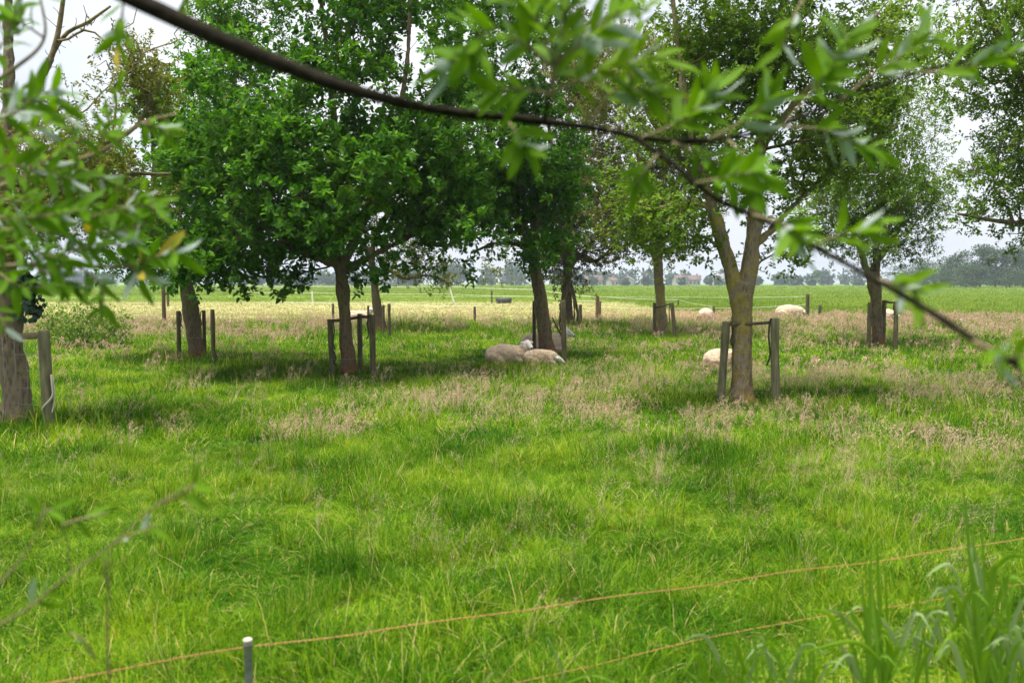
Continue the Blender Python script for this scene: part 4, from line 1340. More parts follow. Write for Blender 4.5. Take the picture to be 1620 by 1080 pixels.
tape('upper white fence tape crossing the far lane left of the resting sheep', [(380, 452, 80), (495, 453, 80), (713, 453, 78), (850, 458, 62), (945, 470, 46)], 0.0098)
tape('middle white fence tape crossing the far lane at knee height', [(380, 462, 79), (495, 463, 79), (715, 465, 77), (850, 469, 60), (945, 477, 46)], 0.0084)
tape('lowest white fence tape strung over the near edge of the hay', [(430, 477, 46), (620, 480, 43), (751, 484, 39.5), (918, 485, 40), (945, 486, 44), (1129, 487, 44), (1250, 483, 44), (1277, 480, 45)], 0.0063)
tape('thin white tape sloping down to the left grazing sheep', [(945, 469, 46), (1073, 474, 62), (1129, 485, 46)], 0.0077)
tape('far thin white tape behind the forked lichen tree', [(960, 469, 84), (1080, 470, 84), (1277, 469, 60)], 0.0084)

tp = gnd(797, 480)
tr_ = MB()
w, d, h = 26 * tp.y / F_PX, 0.6, 0.46
o_, i_ = [(-w / 2, -d / 2), (w / 2, -d / 2), (w / 2, d / 2), (-w / 2, d / 2)], [(-w / 2 + .06, -d / 2 + .06), (w / 2 - .06, -d / 2 + .06), (w / 2 - .06, d / 2 - .06), (-w / 2 + .06, d / 2 - .06)]
V = [(x * .9, y * .85, 0) for x, y in o_] + [(x, y, h) for x, y in o_] + [(x, y, h) for x, y in i_] + [(x * .92, y * .85, 0.08) for x, y in i_]
Q = []
for k in range(4):
    m = (k + 1) % 4
    Q += [(k, m, 4 + m, 4 + k), (4 + k, 4 + m, 8 + m, 8 + k), (8 + k, 8 + m, 12 + m, 12 + k)]
tr_.add(V, Q + [(3, 2, 1, 0), (12, 13, 14, 15)])
tag(obj('water_trough', tr_.mesh('water_trough'), M['trough'], None, tp), 'black rectangular water trough on the far yellow-green bank', 'trough')


# ------------------------------------------------------------------ sheep
def wool_material():
    m, t = new_mat('sheep')
    tcn = N(t, 'ShaderNodeTexCoord')
    at_f = N(t, 'ShaderNodeAttribute')
    at_f.attribute_name = 'face'
    at_d = N(t, 'ShaderNodeAttribute')
    at_d.attribute_name = 'dark'
    n1 = noise(t, 9, 4, tcn.outputs['Object'], 0.6)
    n2 = noise(t, 60, 3, tcn.outputs['Object'], 0.6)
    wool = ramp(t, [(0.25, (0.32, 0.225, 0.15)), (0.5, (0.50, 0.375, 0.265)), (0.75, (0.62, 0.50, 0.37))], math_(t, 'ADD', math_(t, 'MULTIPLY', n1, 0.7), math_(t, 'MULTIPLY', n2, 0.3)))
    c = mixc(t, at_f.outputs['Fac'], wool, (0.64, 0.585, 0.53))
    c = mixc(t, at_d.outputs['Fac'], c, (0.05, 0.04, 0.04))
    pb = N(t, 'ShaderNodeBsdfPrincipled', Roughness=0.95)
    pb.inputs['Specular IOR Level'].default_value = 0.1
    pb.inputs['Sheen Weight'].default_value = 0.3
    t.links.new(c, pb.inputs['Base Color'])
    bp = N(t, 'ShaderNodeBump', Strength=0.7, Distance=0.02)
    t.links.new(n2, bp.inputs['Height'])
    t.links.new(bp.outputs[0], pb.inputs['Normal'])
    o = N(t, 'ShaderNodeOutputMaterial')
    t.links.new(pb.outputs[0], o.inputs['Surface'])
    return m


M['sheep'] = wool_material()


def sheep_mesh(chains, ells, head, ears, seed, voxel=0.018):
    """Body from chains of balls (x, y, z, r) melted into one skin; head=(poll, muzzle) centre points."""
    bm = bmesh.new()
    bmesh.ops.create_icosphere(bm, subdivisions=3, radius=1.0)
    IV, IT = np.array([v.co[:] for v in bm.verts]), np.array([[v.index for v in f.verts] for f in bm.faces])
    bm.free()
    mb = MB()

    def ball(c, r, rot=None):
        V = IV * np.array(r)
        if rot:
            V = V @ np.array(rot.to_matrix()).T
        mb.add(V + np.array(c), None, IT)

    for ch in chains:
        P = spline(ch, 0.035)
        for q in P:
            ball(q[:3], (q[3],) * 3)
    for c, r in ells:
        ball(c, r)
    for c, r, q in ears:
        ball(c, r, q)
    me = mb.mesh('sheep_raw')
    tmp = bpy.data.objects.new('sheep_raw', me)
    COL.objects.link(tmp)
    rm = tmp.modifiers.new('r', 'REMESH')
    rm.mode = 'VOXEL'
    rm.voxel_size = voxel
    sm = tmp.modifiers.new('s', 'SMOOTH')
    sm.factor, sm.iterations = 0.6, 5
    dg = bpy.context.evaluated_depsgraph_get()
    out = bpy.data.meshes.new_from_object(tmp.evaluated_get(dg))
    bpy.data.objects.remove(tmp)
    n = len(out.vertices)
    V = np.zeros(n * 3, np.float32)
    out.vertices.foreach_get('co', V)
    V = V.reshape(-1, 3)
    NN = np.zeros(n * 3, np.float32)
    out.vertices.foreach_get('normal', NN)
    NN = NN.reshape(-1, 3)
    poll, muz = np.array(head[0]), np.array(head[1])
    ax = muz - poll
    u = ((V - poll) @ ax) / (ax @ ax)
    dd = np.linalg.norm(V - (poll + np.clip(u, 0, 1)[:, None] * ax), axis=1)
    face = np.clip((u + 0.25) * 4, 0, 1) * np.clip((0.17 - dd) * 30, 0, 1)
    for c, r, q in ears:
        face = np.maximum(face, (np.linalg.norm(V - np.array(c), axis=1) < max(r) * 1.15) * 1.0)
    dark = np.clip((u - 0.95) * 9, 0, 1) * (dd < 0.12) * 0.9
    legs = np.clip((0.05 - V[:, 2]) * 40, 0, 1) * 0
    wl = (vnoise(V[:, 0] * 16 + V[:, 1] * 9, V[:, 2] * 16 + V[:, 1] * 5, seed) - 0.5) * 0.022 + (vnoise(V[:, 0] * 5, V[:, 2] * 5 + V[:, 1] * 4, seed + 3) - 0.5) * 0.03
    V = V + NN * (wl * (1 - face))[:, None]
    out.vertices.foreach_set('co', V.ravel())
    for nm, A in (('face', face), ('dark', np.maximum(dark, legs))):
        a = out.attributes.new(nm, 'FLOAT', 'POINT')
        a.data.foreach_set('value', A.astype(np.float32))
    out.polygons.foreach_set('use_smooth', np.ones(len(out.polygons), bool))
    out.materials.clear()
    out.update()
    return out


def rotq(az, el):
    return Quaternion((0, 0, 1), az) @ Quaternion((0, 1, 0), -el)


def sheep_lying(seed, head_turn=0.0, head_down=False):
    body = [(-0.46, 0, 0.22, 0.17), (-0.36, 0, 0.27, 0.245), (-0.12, 0, 0.285, 0.275), (0.12, 0, 0.29, 0.265), (0.32, 0, 0.29, 0.235), (0.43, 0, 0.31, 0.17)]
    if head_down:
        hx, hz, mx_, mz = 0.62, 0.24, 0.84, 0.10
        neck = [(0.36, 0, 0.30, 0.18), (0.50, 0, 0.28, 0.13), (0.60, 0, 0.25, 0.105)]
        my = 0.0
    else:
        hx, hz = 0.56, 0.60
        mx_, my, mz = hx + 0.22 * math.cos(head_turn), 0.22 * math.sin(head_turn), 0.47
        neck = [(0.36, 0, 0.33, 0.19), (0.47, 0, 0.45, 0.145), (0.55, 0, 0.57, 0.115)]
    poll, muz = (hx, 0, hz), (mx_, my, mz)
    hd = [(*poll, 0.098), (hx + (mx_ - hx) * .45, my * .45, hz + (mz - hz) * .45, 0.080), (*muz, 0.052)]
    hind = [[(-0.34, s_ * 0.14, 0.22, 0.17), (-0.17, s_ * 0.20, 0.15, 0.13), (-0.06, s_ * 0.27, 0.07, 0.06), (-0.26, s_ * 0.30, 0.045, 0.035), (-0.10, s_ * 0.33, 0.04, 0.032)] for s_ in (-1, 1)]
    fore = [[(0.30, s_ * 0.15, 0.16, 0.10), (0.48, s_ * 0.15, 0.085, 0.06), (0.36, s_ * 0.17, 0.04, 0.035), (0.28, s_ * 0.17, 0.035, 0.034)] for s_ in (-1, 1)]
    ct, sn = math.cos(head_turn), math.sin(head_turn)
    ears = []
    for s_ in (-1, 1):
        ex, ey = -sn * s_ * 0.145 - 0.02 * ct, ct * s_ * 0.145 - 0.02 * sn
        ears.append(((hx + ex, ey, hz + 0.02), (0.085, 0.026, 0.042), rotq(math.atan2(ey, ex), -0.15)))
    return sheep_mesh([body, neck, hd] + hind + fore, [], (poll, muz), ears, seed), (poll, muz, head_turn)


M['eye'] = plain_mat('eye', (0.006, 0.005, 0.004), (0.015, 0.012, 0.008), 5, rough=0.1, spec=0.6, bump=0)


def sheep(label, data, px, py, heading, scale=1.0, D=None, dz=0.0):
    me, (poll, muz, ht) = data
    g = gnd(px, py) if D is None else Vector(((px - 810) / F_PX * D, D, 0))
    g.z = gz(g.x, g.y) + dz
    o = obj('sheep', me, M['sheep'], None, g)
    o.rotation_euler.z = heading
    o.scale = (scale,) * 3
    tag(o, label, 'sheep', 'sheep in the orchard and field')
    for s_ in (-1, 1):
        p = Vector(poll).lerp(Vector(muz), 0.38)
        off = Vector((-math.sin(ht) * s_ * 0.078, math.cos(ht) * s_ * 0.078, 0.028))
        eb = MB()
        th = np.linspace(0, PI, 5)
        eb.tube([(math.cos(a) * 0.016, 0, 0) for a in th], np.maximum(np.sin(th) * 0.016, 0.001), 8)
        obj('eye', eb.mesh('eye', True), M['eye'], o, p + off)
    return o


lyA, lyB, lyC = sheep_lying(1, head_turn=-0.75), sheep_lying(2, head_down=True), sheep_lying(3, head_turn=0.1)
sheep('cream sheep lying with raised head turned to us, left of the rubbed trunk', lyA, 803, 577, -0.25, 0.75)
sheep('smaller sheep lying with its head on the grass in front of the rubbed trunk', lyB, 855, 579, -0.06, 0.58)
sheep('sheep lying behind the rubbed trunk, its head showing right of it', lyC, 860, 566, 0.0, 0.92, D=21.0)
sheep('sheep lying half hidden behind the forked lichen tree', sheep_lying(5, head_turn=0.4), 1147, 574, 0.12, 0.70, D=17.8)
sheep('sheep resting in the seed grass beside a short post, left of the lichen tree', sheep_lying(14, head_down=True), 1117, 518, 1.1, 1.05, D=39)
sheep('pale sheep resting by itself between the lichen tree and the field posts', sheep_lying(6, head_down=True), 1250, 518, -0.3, 1.12, D=43)
sheep('sheep partly hidden by the stakes of the slender twin-stemmed tree', sheep_lying(7, head_down=True), 1396, 519, -0.9, 1.1, D=38)
sheep('far sheep showing only its back between the broad dark tree and its stakes', sheep_lying(8, head_turn=0.3), 564, 512, 0.1, 1.0, D=36)


# ------------------------------------------------------------------ foreground willow
def willow_leaf_mesh(seed, droop, mat):
    rs_ = np.random.default_rng(seed)
    u = np.array([0, 0.08, 0.22, 0.40, 0.58, 0.76, 0.90, 1.0])
    wv = np.array([0.012, 0.060, 0.105, 0.125, 0.118, 0.088, 0.045, 0.0]) * 1.05 * rs_.uniform(0.85, 1.15)
    side = 0.05 * rs_.normal() * u ** 2
    V, Q, T = [], [], []
    for a, w_, sd in zip(u, wv, side):
        z = -droop * a * a + 0.02 * math.sin(a * 9 + seed)
        V += [(a, sd - w_, z + w_ * 0.35), (a, sd, z), (a, sd + w_, z + w_ * 0.35)]
    for k in range(len(u) - 1):
        b_ = k * 3
        Q += [(b_, b_ + 3, b_ + 4, b_ + 1), (b_ + 1, b_ + 4, b_ + 5, b_ + 2)]
    me = np_mesh('willow_leaf', V, Q, None, True)
    me.materials.append(mat)
    return me


WL = [willow_leaf_mesh(k, dr, M['willow']) for k, dr in enumerate((0.02, 0.10, 0.18, 0.06, 0.26))]
WY = [willow_leaf_mesh(9, 0.12, M['willow_yellow'])]
wrs = np.random.default_rng(99)


def put_leaf(root, b, p, d, u, L, yellow=False, name='leaf'):
    d = Vector(d).normalized()
    sdir = Vector(u).cross(d).normalized()
    n = d.cross(sdir)
    me = WY[0] if yellow else WL[wrs.integers(0, len(WL))]
    o = bpy.data.objects.new(name, me)
    COL.objects.link(o)
    o.parent = root
    mt = Matrix((d, sdir, n)).transposed().to_4x4()
    mt = Matrix.Translation(Vector(p) - b) @ mt @ Matrix.Diagonal((L, L, L, 1))
    o.matrix_local = mt
    return o


def willow(name, label, stems, twigs, bark, twig_mat, more=1.0, far=1.0, small=0.86, group='willow branches close to the camera'):
    """stems: list of rows (px, py, D, radius mm); twigs: (rows, n leaves, leaf length m, first fraction, yellow chance)."""
    stems = [[(r_[0], r_[1], r_[2] * far, r_[3] * far) for r_ in rows] for rows in stems]
    twigs = [([(r_[0], r_[1], r_[2] * far) for r_ in rows], nl, ll * far * small, f0, yc * 0.6) for rows, nl, ll, f0, yc in twigs]
    b = at(*stems[0][0][:3])
    root = empty(name, b)
    tag(root, label, 'branch', group)
    for rows in stems:
        q = np.array([[*at(r_[0], r_[1], r_[2]), r_[3] * 0.001] for r_ in rows])
        sp_ = spline(q, 0.012)
        L_ = np.arange(len(sp_)) * 0.012
        sp_[:, 2] += 0.0035 * (vnoise(L_ * 9, L_ * 0, len(rows)) - 0.5)
        knot = np.clip((vnoise(L_ * 14, L_ * 0 + 4, len(rows)) - 0.72) * 3, 0, 1)
        sp_[:, 3] *= 1 + 0.45 * knot
        obj('stem', MB().tube(sp_[:, :3] - np.array(b), sp_[:, 3], 12, rough=0.22, seed=len(rows)).mesh('stem', True), bark, root)
    for rows, nl, ll, f0, yc in twigs:
        q = np.array([[*at(r_[0], r_[1], r_[2]), 0.0] for r_ in rows])
        sp_ = spline(q, 0.015)[:, :3]
        rr = np.linspace(0.0028, 0.0012, len(sp_))
        obj('twig', MB().tube(sp_ - np.array(b), rr, 6).mesh('twig', True), twig_mat, root)
        ang = wrs.random() * 6.28
        nl = int(round(nl * more))
        for k in range(nl):
            f = f0 + (1 - f0) * (k + 0.5) / nl + wrs.normal(0, 0.01)
            f = min(max(f, 0), 1)
            i = f * (len(sp_) - 1)
            i0 = int(min(i, len(sp_) - 2))
            p = sp_[i0] + (sp_[i0 + 1] - sp_[i0]) * (i - i0)
            tg = sp_[i0 + 1] - sp_[i0]
            tg = tg / np.linalg.norm(tg)
            a1 = np.cross(tg, (0, 1, 0.2))
            a1 /= np.linalg.norm(a1)
            a2 = np.cross(tg, a1)
            ang += 2.4 + wrs.normal(0, 0.3)
            rad = a1 * math.cos(ang) + a2 * math.sin(ang) * 0.75
            d = tg * (0.55 + 0.5 * f) + rad * 0.95 + np.array([0, 0, -0.12]) + wrs.normal(0, 0.18, 3)
            u = np.array([0, -0.75, 0.75]) + wrs.normal(0, 0.55, 3)
            if wrs.random() < 0.13:
                u = -u
            put_leaf(root, b, p, d, u, ll * wrs.uniform(0.7, 1.15), wrs.random() < yc)
    return root


W = 1.55
willow('willow_branch', 'long dark branch arching across the top of the view with green leaf sprays',
    [[(150, -30, 1.55, 16), (200, -5, 1.55, 15), (300, 40, 1.55, 14.5), (430, 96, 1.55, 13.5), (560, 142, 1.55, 11.2), (690, 174, 1.58, 9.2), (830, 190, 1.62, 7.4), (930, 202, 1.66, 5.6), (1010, 218, 1.7, 4.6)],
     [(1005, 217, 1.7, 5.6), (1070, 222, 1.72, 4.6), (1150, 220, 1.74, 4.0), (1230, 200, 1.76, 3.5), (1340, 155, 1.78, 3.0), (1450, 115, 1.8, 2.6), (1560, 90, 1.8, 2.2), (1640, 70, 1.8, 2.0)]],
    [([(800, 187, 1.6), (820, 215, 1.56), (830, 235, 1.54)], 7, 0.105, 0.4, 0.0),
     ([(930, 202, 1.66), (965, 150, 1.62), (1000, 140, 1.6), (1040, 150, 1.6)], 9, 0.1, 0.3, 0.0),
     ([(1010, 220, 1.7), (1060, 200, 1.68), (1110, 165, 1.66), (1130, 145, 1.65)], 12, 0.115, 0.35, 0.0),
     ([(1120, 222, 1.73), (1180, 190, 1.7), (1215, 165, 1.68), (1226, 150, 1.68)], 12, 0.105, 0.35, 0.0),
     ([(1240, 197, 1.76), (1290, 140, 1.7), (1325, 90, 1.66), (1343, 58, 1.64)], 16, 0.115, 0.35, 0.0),
     ([(1330, 160, 1.78), (1390, 110, 1.74), (1440, 80, 1.72), (1470, 50, 1.72)], 12, 0.1, 0.35, 0.03),
     ([(1450, 115, 1.8), (1510, 110, 1.78), (1570, 95, 1.76), (1610, 80, 1.76)], 11, 0.1, 0.2, 0.05),
     ([(1150, 220, 1.74), (1180, 250, 1.7), (1200, 290, 1.66), (1190, 310, 1.64)], 9, 0.1, 0.3, 0.0),
     ([(1060, 224, 1.72), (1100, 240, 1.68), (1140, 260, 1.65), (1180, 268, 1.64)], 9, 0.105, 0.3, 0.0),
     ([(1230, 200, 1.76), (1300, 205, 1.72), (1350, 225, 1.7), (1390, 240, 1.7)], 9, 0.1, 0.3, 0.0),
     ([(960, 210, 1.68), (990, 180, 1.62), (1005, 60, 1.6), (1020, 10, 1.6)], 12, 0.1, 0.3, 0.0),
     ([(1270, 0, 1.66), (1250, 40, 1.66), (1236, 80, 1.66)], 4, 0.09, 0.2, 0.0)],
    M['willow_bark'], M['willow_twig'], 1.75, 1.0, 0.68)
willow('willow_branch', 'thin willow branch drooping from the long dark branch down to the right edge',
    [[(1000, 216, 1.7, 5.0), (1060, 258, 1.66, 4.6), (1130, 312, 1.6, 4.6), (1200, 345, 1.55, 4.4), (1290, 390, 1.45, 4.4), (1380, 440, 1.36, 4.6), (1470, 492, 1.28, 5.0), (1550, 545, 1.2, 5.4), (1640, 592, 1.12, 5.8)]],
    [([(1040, 245, 1.67), (1020, 270, 1.63), (1005, 295, 1.6)], 6, 0.095, 0.4, 0.0),
     ([(1190, 340, 1.55), (1230, 350, 1.5), (1255, 365, 1.46), (1270, 380, 1.44)], 9, 0.095, 0.35, 0.0),
     ([(1290, 390, 1.45), (1330, 370, 1.42), (1370, 365, 1.4)], 6, 0.09, 0.4, 0.0),
     ([(1380, 440, 1.36), (1420, 450, 1.33), (1450, 465, 1.31)], 6, 0.088, 0.3, 0.0),
     ([(1540, 540, 1.2), (1590, 560, 1.14), (1625, 565, 1.1)], 6, 0.075, 0.3, 0.0),
     ([(1100, 290, 1.62), (1150, 280, 1.58), (1200, 270, 1.56)], 7, 0.095, 0.3, 0.0)],
    M['willow_bark'], M['willow_twig'], 1.7, 1.0, 0.72)
willow('willow_branch', 'upright leafy willow shoot rising from the middle of the long dark branch',
    [[(862, 192, 1.62, 3.6), (868, 160, 1.58, 3.2), (878, 110, 1.56, 2.8), (890, 50, 1.55, 2.3), (900, -30, 1.55, 1.8)]],
    [([(872, 150, 1.57), (882, 90, 1.55), (893, 20, 1.55), (896, -40, 1.55)], 18, 0.115, 0.15, 0.0),
     ([(878, 110, 1.56), (830, 70, 1.52), (770, 50, 1.5), (735, 90, 1.48)], 13, 0.105, 0.25, 0.03),
     ([(880, 100, 1.55), (930, 60, 1.52), (975, 20, 1.5), (1010, -20, 1.5)], 12, 0.11, 0.2, 0.0),
     ([(870, 150, 1.57), (930, 120, 1.56), (985, 100, 1.55), (1040, 95, 1.55)], 12, 0.11, 0.2, 0.0),
     ([(878, 100, 1.55), (840, 20, 1.53), (800, -20, 1.52)], 10, 0.1, 0.2, 0.0),
     ([(735, 92, 1.48), (715, 100, 1.47), (700, 108, 1.47)], 5, 0.1, 0.0, 0.0),
     ([(872, 150, 1.57), (820, 140, 1.55), (770, 150, 1.54)], 8, 0.1, 0.2, 0.0)],
    M['willow_bark'], M['willow_twig'], 1.8, 1.0, 0.70)

LEFT_A = [([(20, 288, 1.75), (80, 250, 1.70), (130, 220, 1.66), (190, 205, 1.64)], 15, 0.085, 0.0, 0.02),
     ([(-30, 230, 1.7), (30, 215, 1.66), (80, 190, 1.64), (120, 180, 1.62)], 14, 0.085, 0.0, 0.0),
     ([(-40, 140, 1.6), (20, 150, 1.58), (60, 160, 1.56), (90, 150, 1.55)], 12, 0.095, 0.0, 0.0),
     ([(-20, 100, 1.6), (10, 60, 1.57), (25, 20, 1.55), (40, -10, 1.55)], 8, 0.085, 0.1, 0.0),
     ([(70, 60, 1.6), (40, 40, 1.57), (20, 30, 1.56)], 4, 0.08, 0.3, 0.0),
     ([(200, -40, 1.55), (195, 10, 1.55), (188, 50, 1.55), (186, 80, 1.55)], 4, 0.085, 0.35, 0.1),
     ([(300, -40, 1.6), (296, -10, 1.6), (290, 10, 1.6)], 4, 0.06, 0.3, 0.0),
     ([(-30, 270, 1.6), (20, 262, 1.57), (70, 270, 1.55), (120, 285, 1.54)], 12, 0.085, 0.0, 0.02),
     ([(-30, 195, 1.52), (20, 180, 1.5), (60, 150, 1.5), (95, 140, 1.5)], 10, 0.085, 0.0, 0.0),
     ([(150, 240, 1.72), (170, 200, 1.68), (180, 160, 1.66), (200, 140, 1.65)], 8, 0.075, 0.2, 0.03),
     ([(110, 258, 1.75), (160, 280, 1.70), (200, 300, 1.66), (240, 310, 1.64)], 14, 0.080, 0.05, 0.04),
     ([(60, 270, 1.7), (110, 290, 1.68), (160, 330, 1.66), (210, 340, 1.65)], 12, 0.080, 0.05, 0.04),
     ([(225, 195, 1.70), (250, 200, 1.68), (270, 215, 1.67)], 6, 0.075, 0.1, 0.04)]
LEFT_B = [([(-30, 310, 1.75), (40, 320, 1.70), (100, 330, 1.66), (170, 345, 1.62)], 17, 0.085, 0.0, 0.03),
     ([(-40, 360, 1.68), (40, 365, 1.62), (110, 370, 1.60), (190, 365, 1.58), (240, 350, 1.57)], 19, 0.085, 0.0, 0.04),
     ([(40, 420, 1.62), (100, 400, 1.58), (160, 390, 1.56), (215, 385, 1.55)], 15, 0.080, 0.05, 0.04),
     ([(120, 421, 1.60), (150, 440, 1.57), (165, 465, 1.55), (160, 490, 1.54)], 6, 0.075, 0.2, 0.04),
     ([(190, 422, 1.58), (230, 412, 1.56), (262, 400, 1.55), (280, 400, 1.54)], 7, 0.090, 0.3, 0.10),
     ([(205, 420, 1.58), (218, 430, 1.56), (226, 440, 1.55)], 3, 0.080, 0.3, 0.35),
     ([(-30, 410, 1.6), (10, 440, 1.57), (40, 455, 1.55), (80, 450, 1.54)], 10, 0.080, 0.0, 0.05),
     ([(-30, 390, 1.5), (20, 392, 1.48), (60, 400, 1.47), (110, 412, 1.46)], 12, 0.075, 0.0, 0.02),
     ([(-30, 340, 1.5), (30, 345, 1.49), (80, 340, 1.48), (140, 330, 1.47)], 13, 0.080, 0.0, 0.02),
     ([(140, 345, 1.6), (190, 330, 1.58), (230, 325, 1.57), (255, 330, 1.56)], 9, 0.080, 0.1, 0.04),
     ([(60, 425, 1.6), (95, 440, 1.58), (120, 455, 1.57)], 7, 0.075, 0.1, 0.05),
     ([(-20, 470, 1.55), (0, 500, 1.53), (8, 520, 1.52)], 3, 0.06, 0.3, 0.1)]
willow('willow_branch', 'upper leafy willow spray at the left edge, with the thin twig ends against the sky',
    [[(-80, 330, 1.75, 5), (20, 288, 1.75, 4.2), (110, 258, 1.75, 3.6), (170, 235, 1.72, 3.0), (225, 195, 1.70, 2.4), (280, 180, 1.70, 1.8)],
     [(-60, 160, 1.6, 4.0), (20, 110, 1.6, 3.4), (70, 60, 1.6, 2.6), (60, -20, 1.6, 2.0)]], LEFT_A, M['willow_twig'], M['willow_twig'], 1.9, 1.2, 0.66)
willow('willow_branch', 'lower leafy willow spray at the left edge ending in yellowing leaf tips',
    [[(-80, 430, 1.62, 4.5), (40, 420, 1.62, 3.8), (120, 421, 1.60, 3.2), (190, 422, 1.58, 2.6), (235, 412, 1.56, 2.0), (258, 402, 1.55, 1.6)],
     [(100, 300, 1.66, 2.6), (130, 345, 1.62, 2.4), (150, 385, 1.60, 2.0)]], LEFT_B, M['willow_twig'], M['willow_twig'], 2.0, 1.2, 0.66)

willow('willow_twig', 'blurred thin twigs with a few small grey leaves low at the left edge',
    [[(-40, 1010, 1.02, 1.56), (40, 965, 1.0, 1.32), (100, 915, 0.98, 1.14), (180, 860, 0.96, 0.96), (245, 800, 0.95, 0.78), (305, 765, 0.95, 0.60)],
     [(175, 1110, 1.0, 1.32), (170, 1000, 0.98, 1.08), (172, 930, 0.97, 0.84), (175, 870, 0.96, 0.60)],
     [(-40, 960, 0.9, 1.32), (20, 900, 0.9, 1.08), (55, 850, 0.9, 0.72), (70, 800, 0.9, 0.48)],
     [(115, 905, 0.98, 0.72), (105, 860, 0.97, 0.60), (95, 815, 0.96, 0.48)]],
    [([(245, 800, 0.95), (290, 780, 0.95), (310, 765, 0.95)], 4, 0.042, 0.4, 0.0),
     ([(180, 860, 0.96), (210, 845, 0.95), (245, 830, 0.95)], 4, 0.034, 0.3, 0.0),
     ([(100, 830, 0.96), (130, 820, 0.95), (170, 812, 0.95)], 4, 0.034, 0.3, 0.0),
     ([(40, 965, 1.0), (60, 950, 1.0), (75, 940, 1.0)], 4, 0.036, 0.2, 0.0),
     ([(172, 930, 0.97), (165, 900, 0.96), (168, 880, 0.96)], 4, 0.034, 0.2, 0.0),
     ([(150, 1040, 0.98), (130, 1010, 0.97), (110, 1000, 0.97)], 4, 0.036, 0.3, 0.0),
     ([(60, 830, 0.9), (70, 810, 0.9), (85, 805, 0.9)], 3, 0.034, 0.3, 0.0),
     ([(-20, 700, 1.3), (-5, 715, 1.28), (5, 722, 1.27)], 2, 0.04, 0.3, 0.0)],
    M['willow_twig'], M['willow_twig'], 1.0, 1.6, 0.85)


# ------------------------------------------------------------------ near electric fence
WIRE = [(-260, 1135, 2.62), (90, 1078, 2.72), (390, 1022, 3.0), (560, 1001, 3.11), (720, 979, 3.24), (880, 958, 3.37), (1080, 930, 3.56), (1270, 900, 3.80), (1440, 880, 3.98), (1620, 852, 4.25), (1900, 815, 4.7)]
WIRE2 = [(400, 1170, 2.93), (640, 1120, 3.1), (820, 1080, 3.32), (1020, 1030, 3.6), (1240, 985, 3.77), (1400, 962, 3.95), (1600, 925, 4.2), (1900, 880, 4.7)]
pb_ = at(392, 1015, 3.0)
fence = empty('electric_fence', (pb_.x, pb_.y, gz(pb_.x, pb_.y)))
tag(fence, 'grey round post with two orange twisted ropes crossing the near grass', 'fence')
fb = Vector(fence.location)
hp = pb_.z - fb.z
pm = MB().tube([(0, 0, -0.2), (0, 0, hp * 0.5), (0, 0, hp - 0.012), (0, 0, hp - 0.011), (0, 0, hp)], [0.0135, 0.0135, 0.0135, 0.0155, 0.0150], 14)
obj('post', pm.mesh('fence_post_near', True), M['grey_plastic'], fence)
obj('post_cap', MB().tube([(0, 0, hp + 0.001), (0, 0, hp + 0.010), (0, 0, hp + 0.013)], [0.0165, 0.0165, 0.012], 14).mesh('post_cap', True), M['pale_rope'], fence)


def rope_mesh(rows, r):
    q = spline([tuple(at(*w_) - fb) for w_ in rows], 0.012)
    L = np.concatenate([[0], np.cumsum(np.linalg.norm(np.diff(q, axis=0), axis=1))])
    mb = MB()
    q = q + np.stack([0 * L, 0 * L, 0.004 * np.sin(L * 3.1) + 0.003 * np.sin(L * 7.7)], -1)
    for k in range(3):
        a = L * 2 * PI / 0.05 + k * 2.094
        mb.tube(q + np.stack([0 * a, np.cos(a), np.sin(a)], -1) * r * 0.55, r * 0.62, 5)
    return mb.mesh('rope', True)


obj('upper_rope', rope_mesh(WIRE, 0.0022), M['rope'], fence)
obj('lower_rope', rope_mesh(WIRE2, 0.0018), M['rope'], fence)


# ------------------------------------------------------------------ reeds and tall grass at the near edge
def strip(rows, w0, prof, tilt=0.0, fold=0.25):
    q = spline(rows, 0.03)
    n = len(q)
    tg = unit(np.gradient(q, axis=0))
    view = np.array([0.25 * math.sin(tilt), -1.0, 0.15])
    sd = unit(np.cross(tg, view))
    nm = np.cross(sd, tg)
    u = np.linspace(0, 1, n)
    wv = w0 * np.interp(u, *prof)
    c, s_ = math.cos(tilt), math.sin(tilt)
    sd = unit(sd * c + nm * s_)
    nm = np.cross(sd, tg)
    V = np.stack([q - sd * wv[:, None] / 2 + nm * (wv * fold)[:, None], q, q + sd * wv[:, None] / 2 + nm * (wv * fold)[:, None]], 1).reshape(-1, 3)
    b_ = np.arange(n - 1)[:, None] * 3
    Q = np.concatenate([b_ + np.array([[0, 3, 4, 1]]), b_ + np.array([[1, 4, 5, 2]])])
    return np_mesh('blade', V, Q, None, True)


UP = ([0, 0.3, 0.8, 1.0], [0.8, 1.0, 0.6, 0.05])
ARC = ([0, 0.15, 0.6, 1.0], [0.5, 1.0, 0.8, 0.03])
rrs = np.random.default_rng(5)


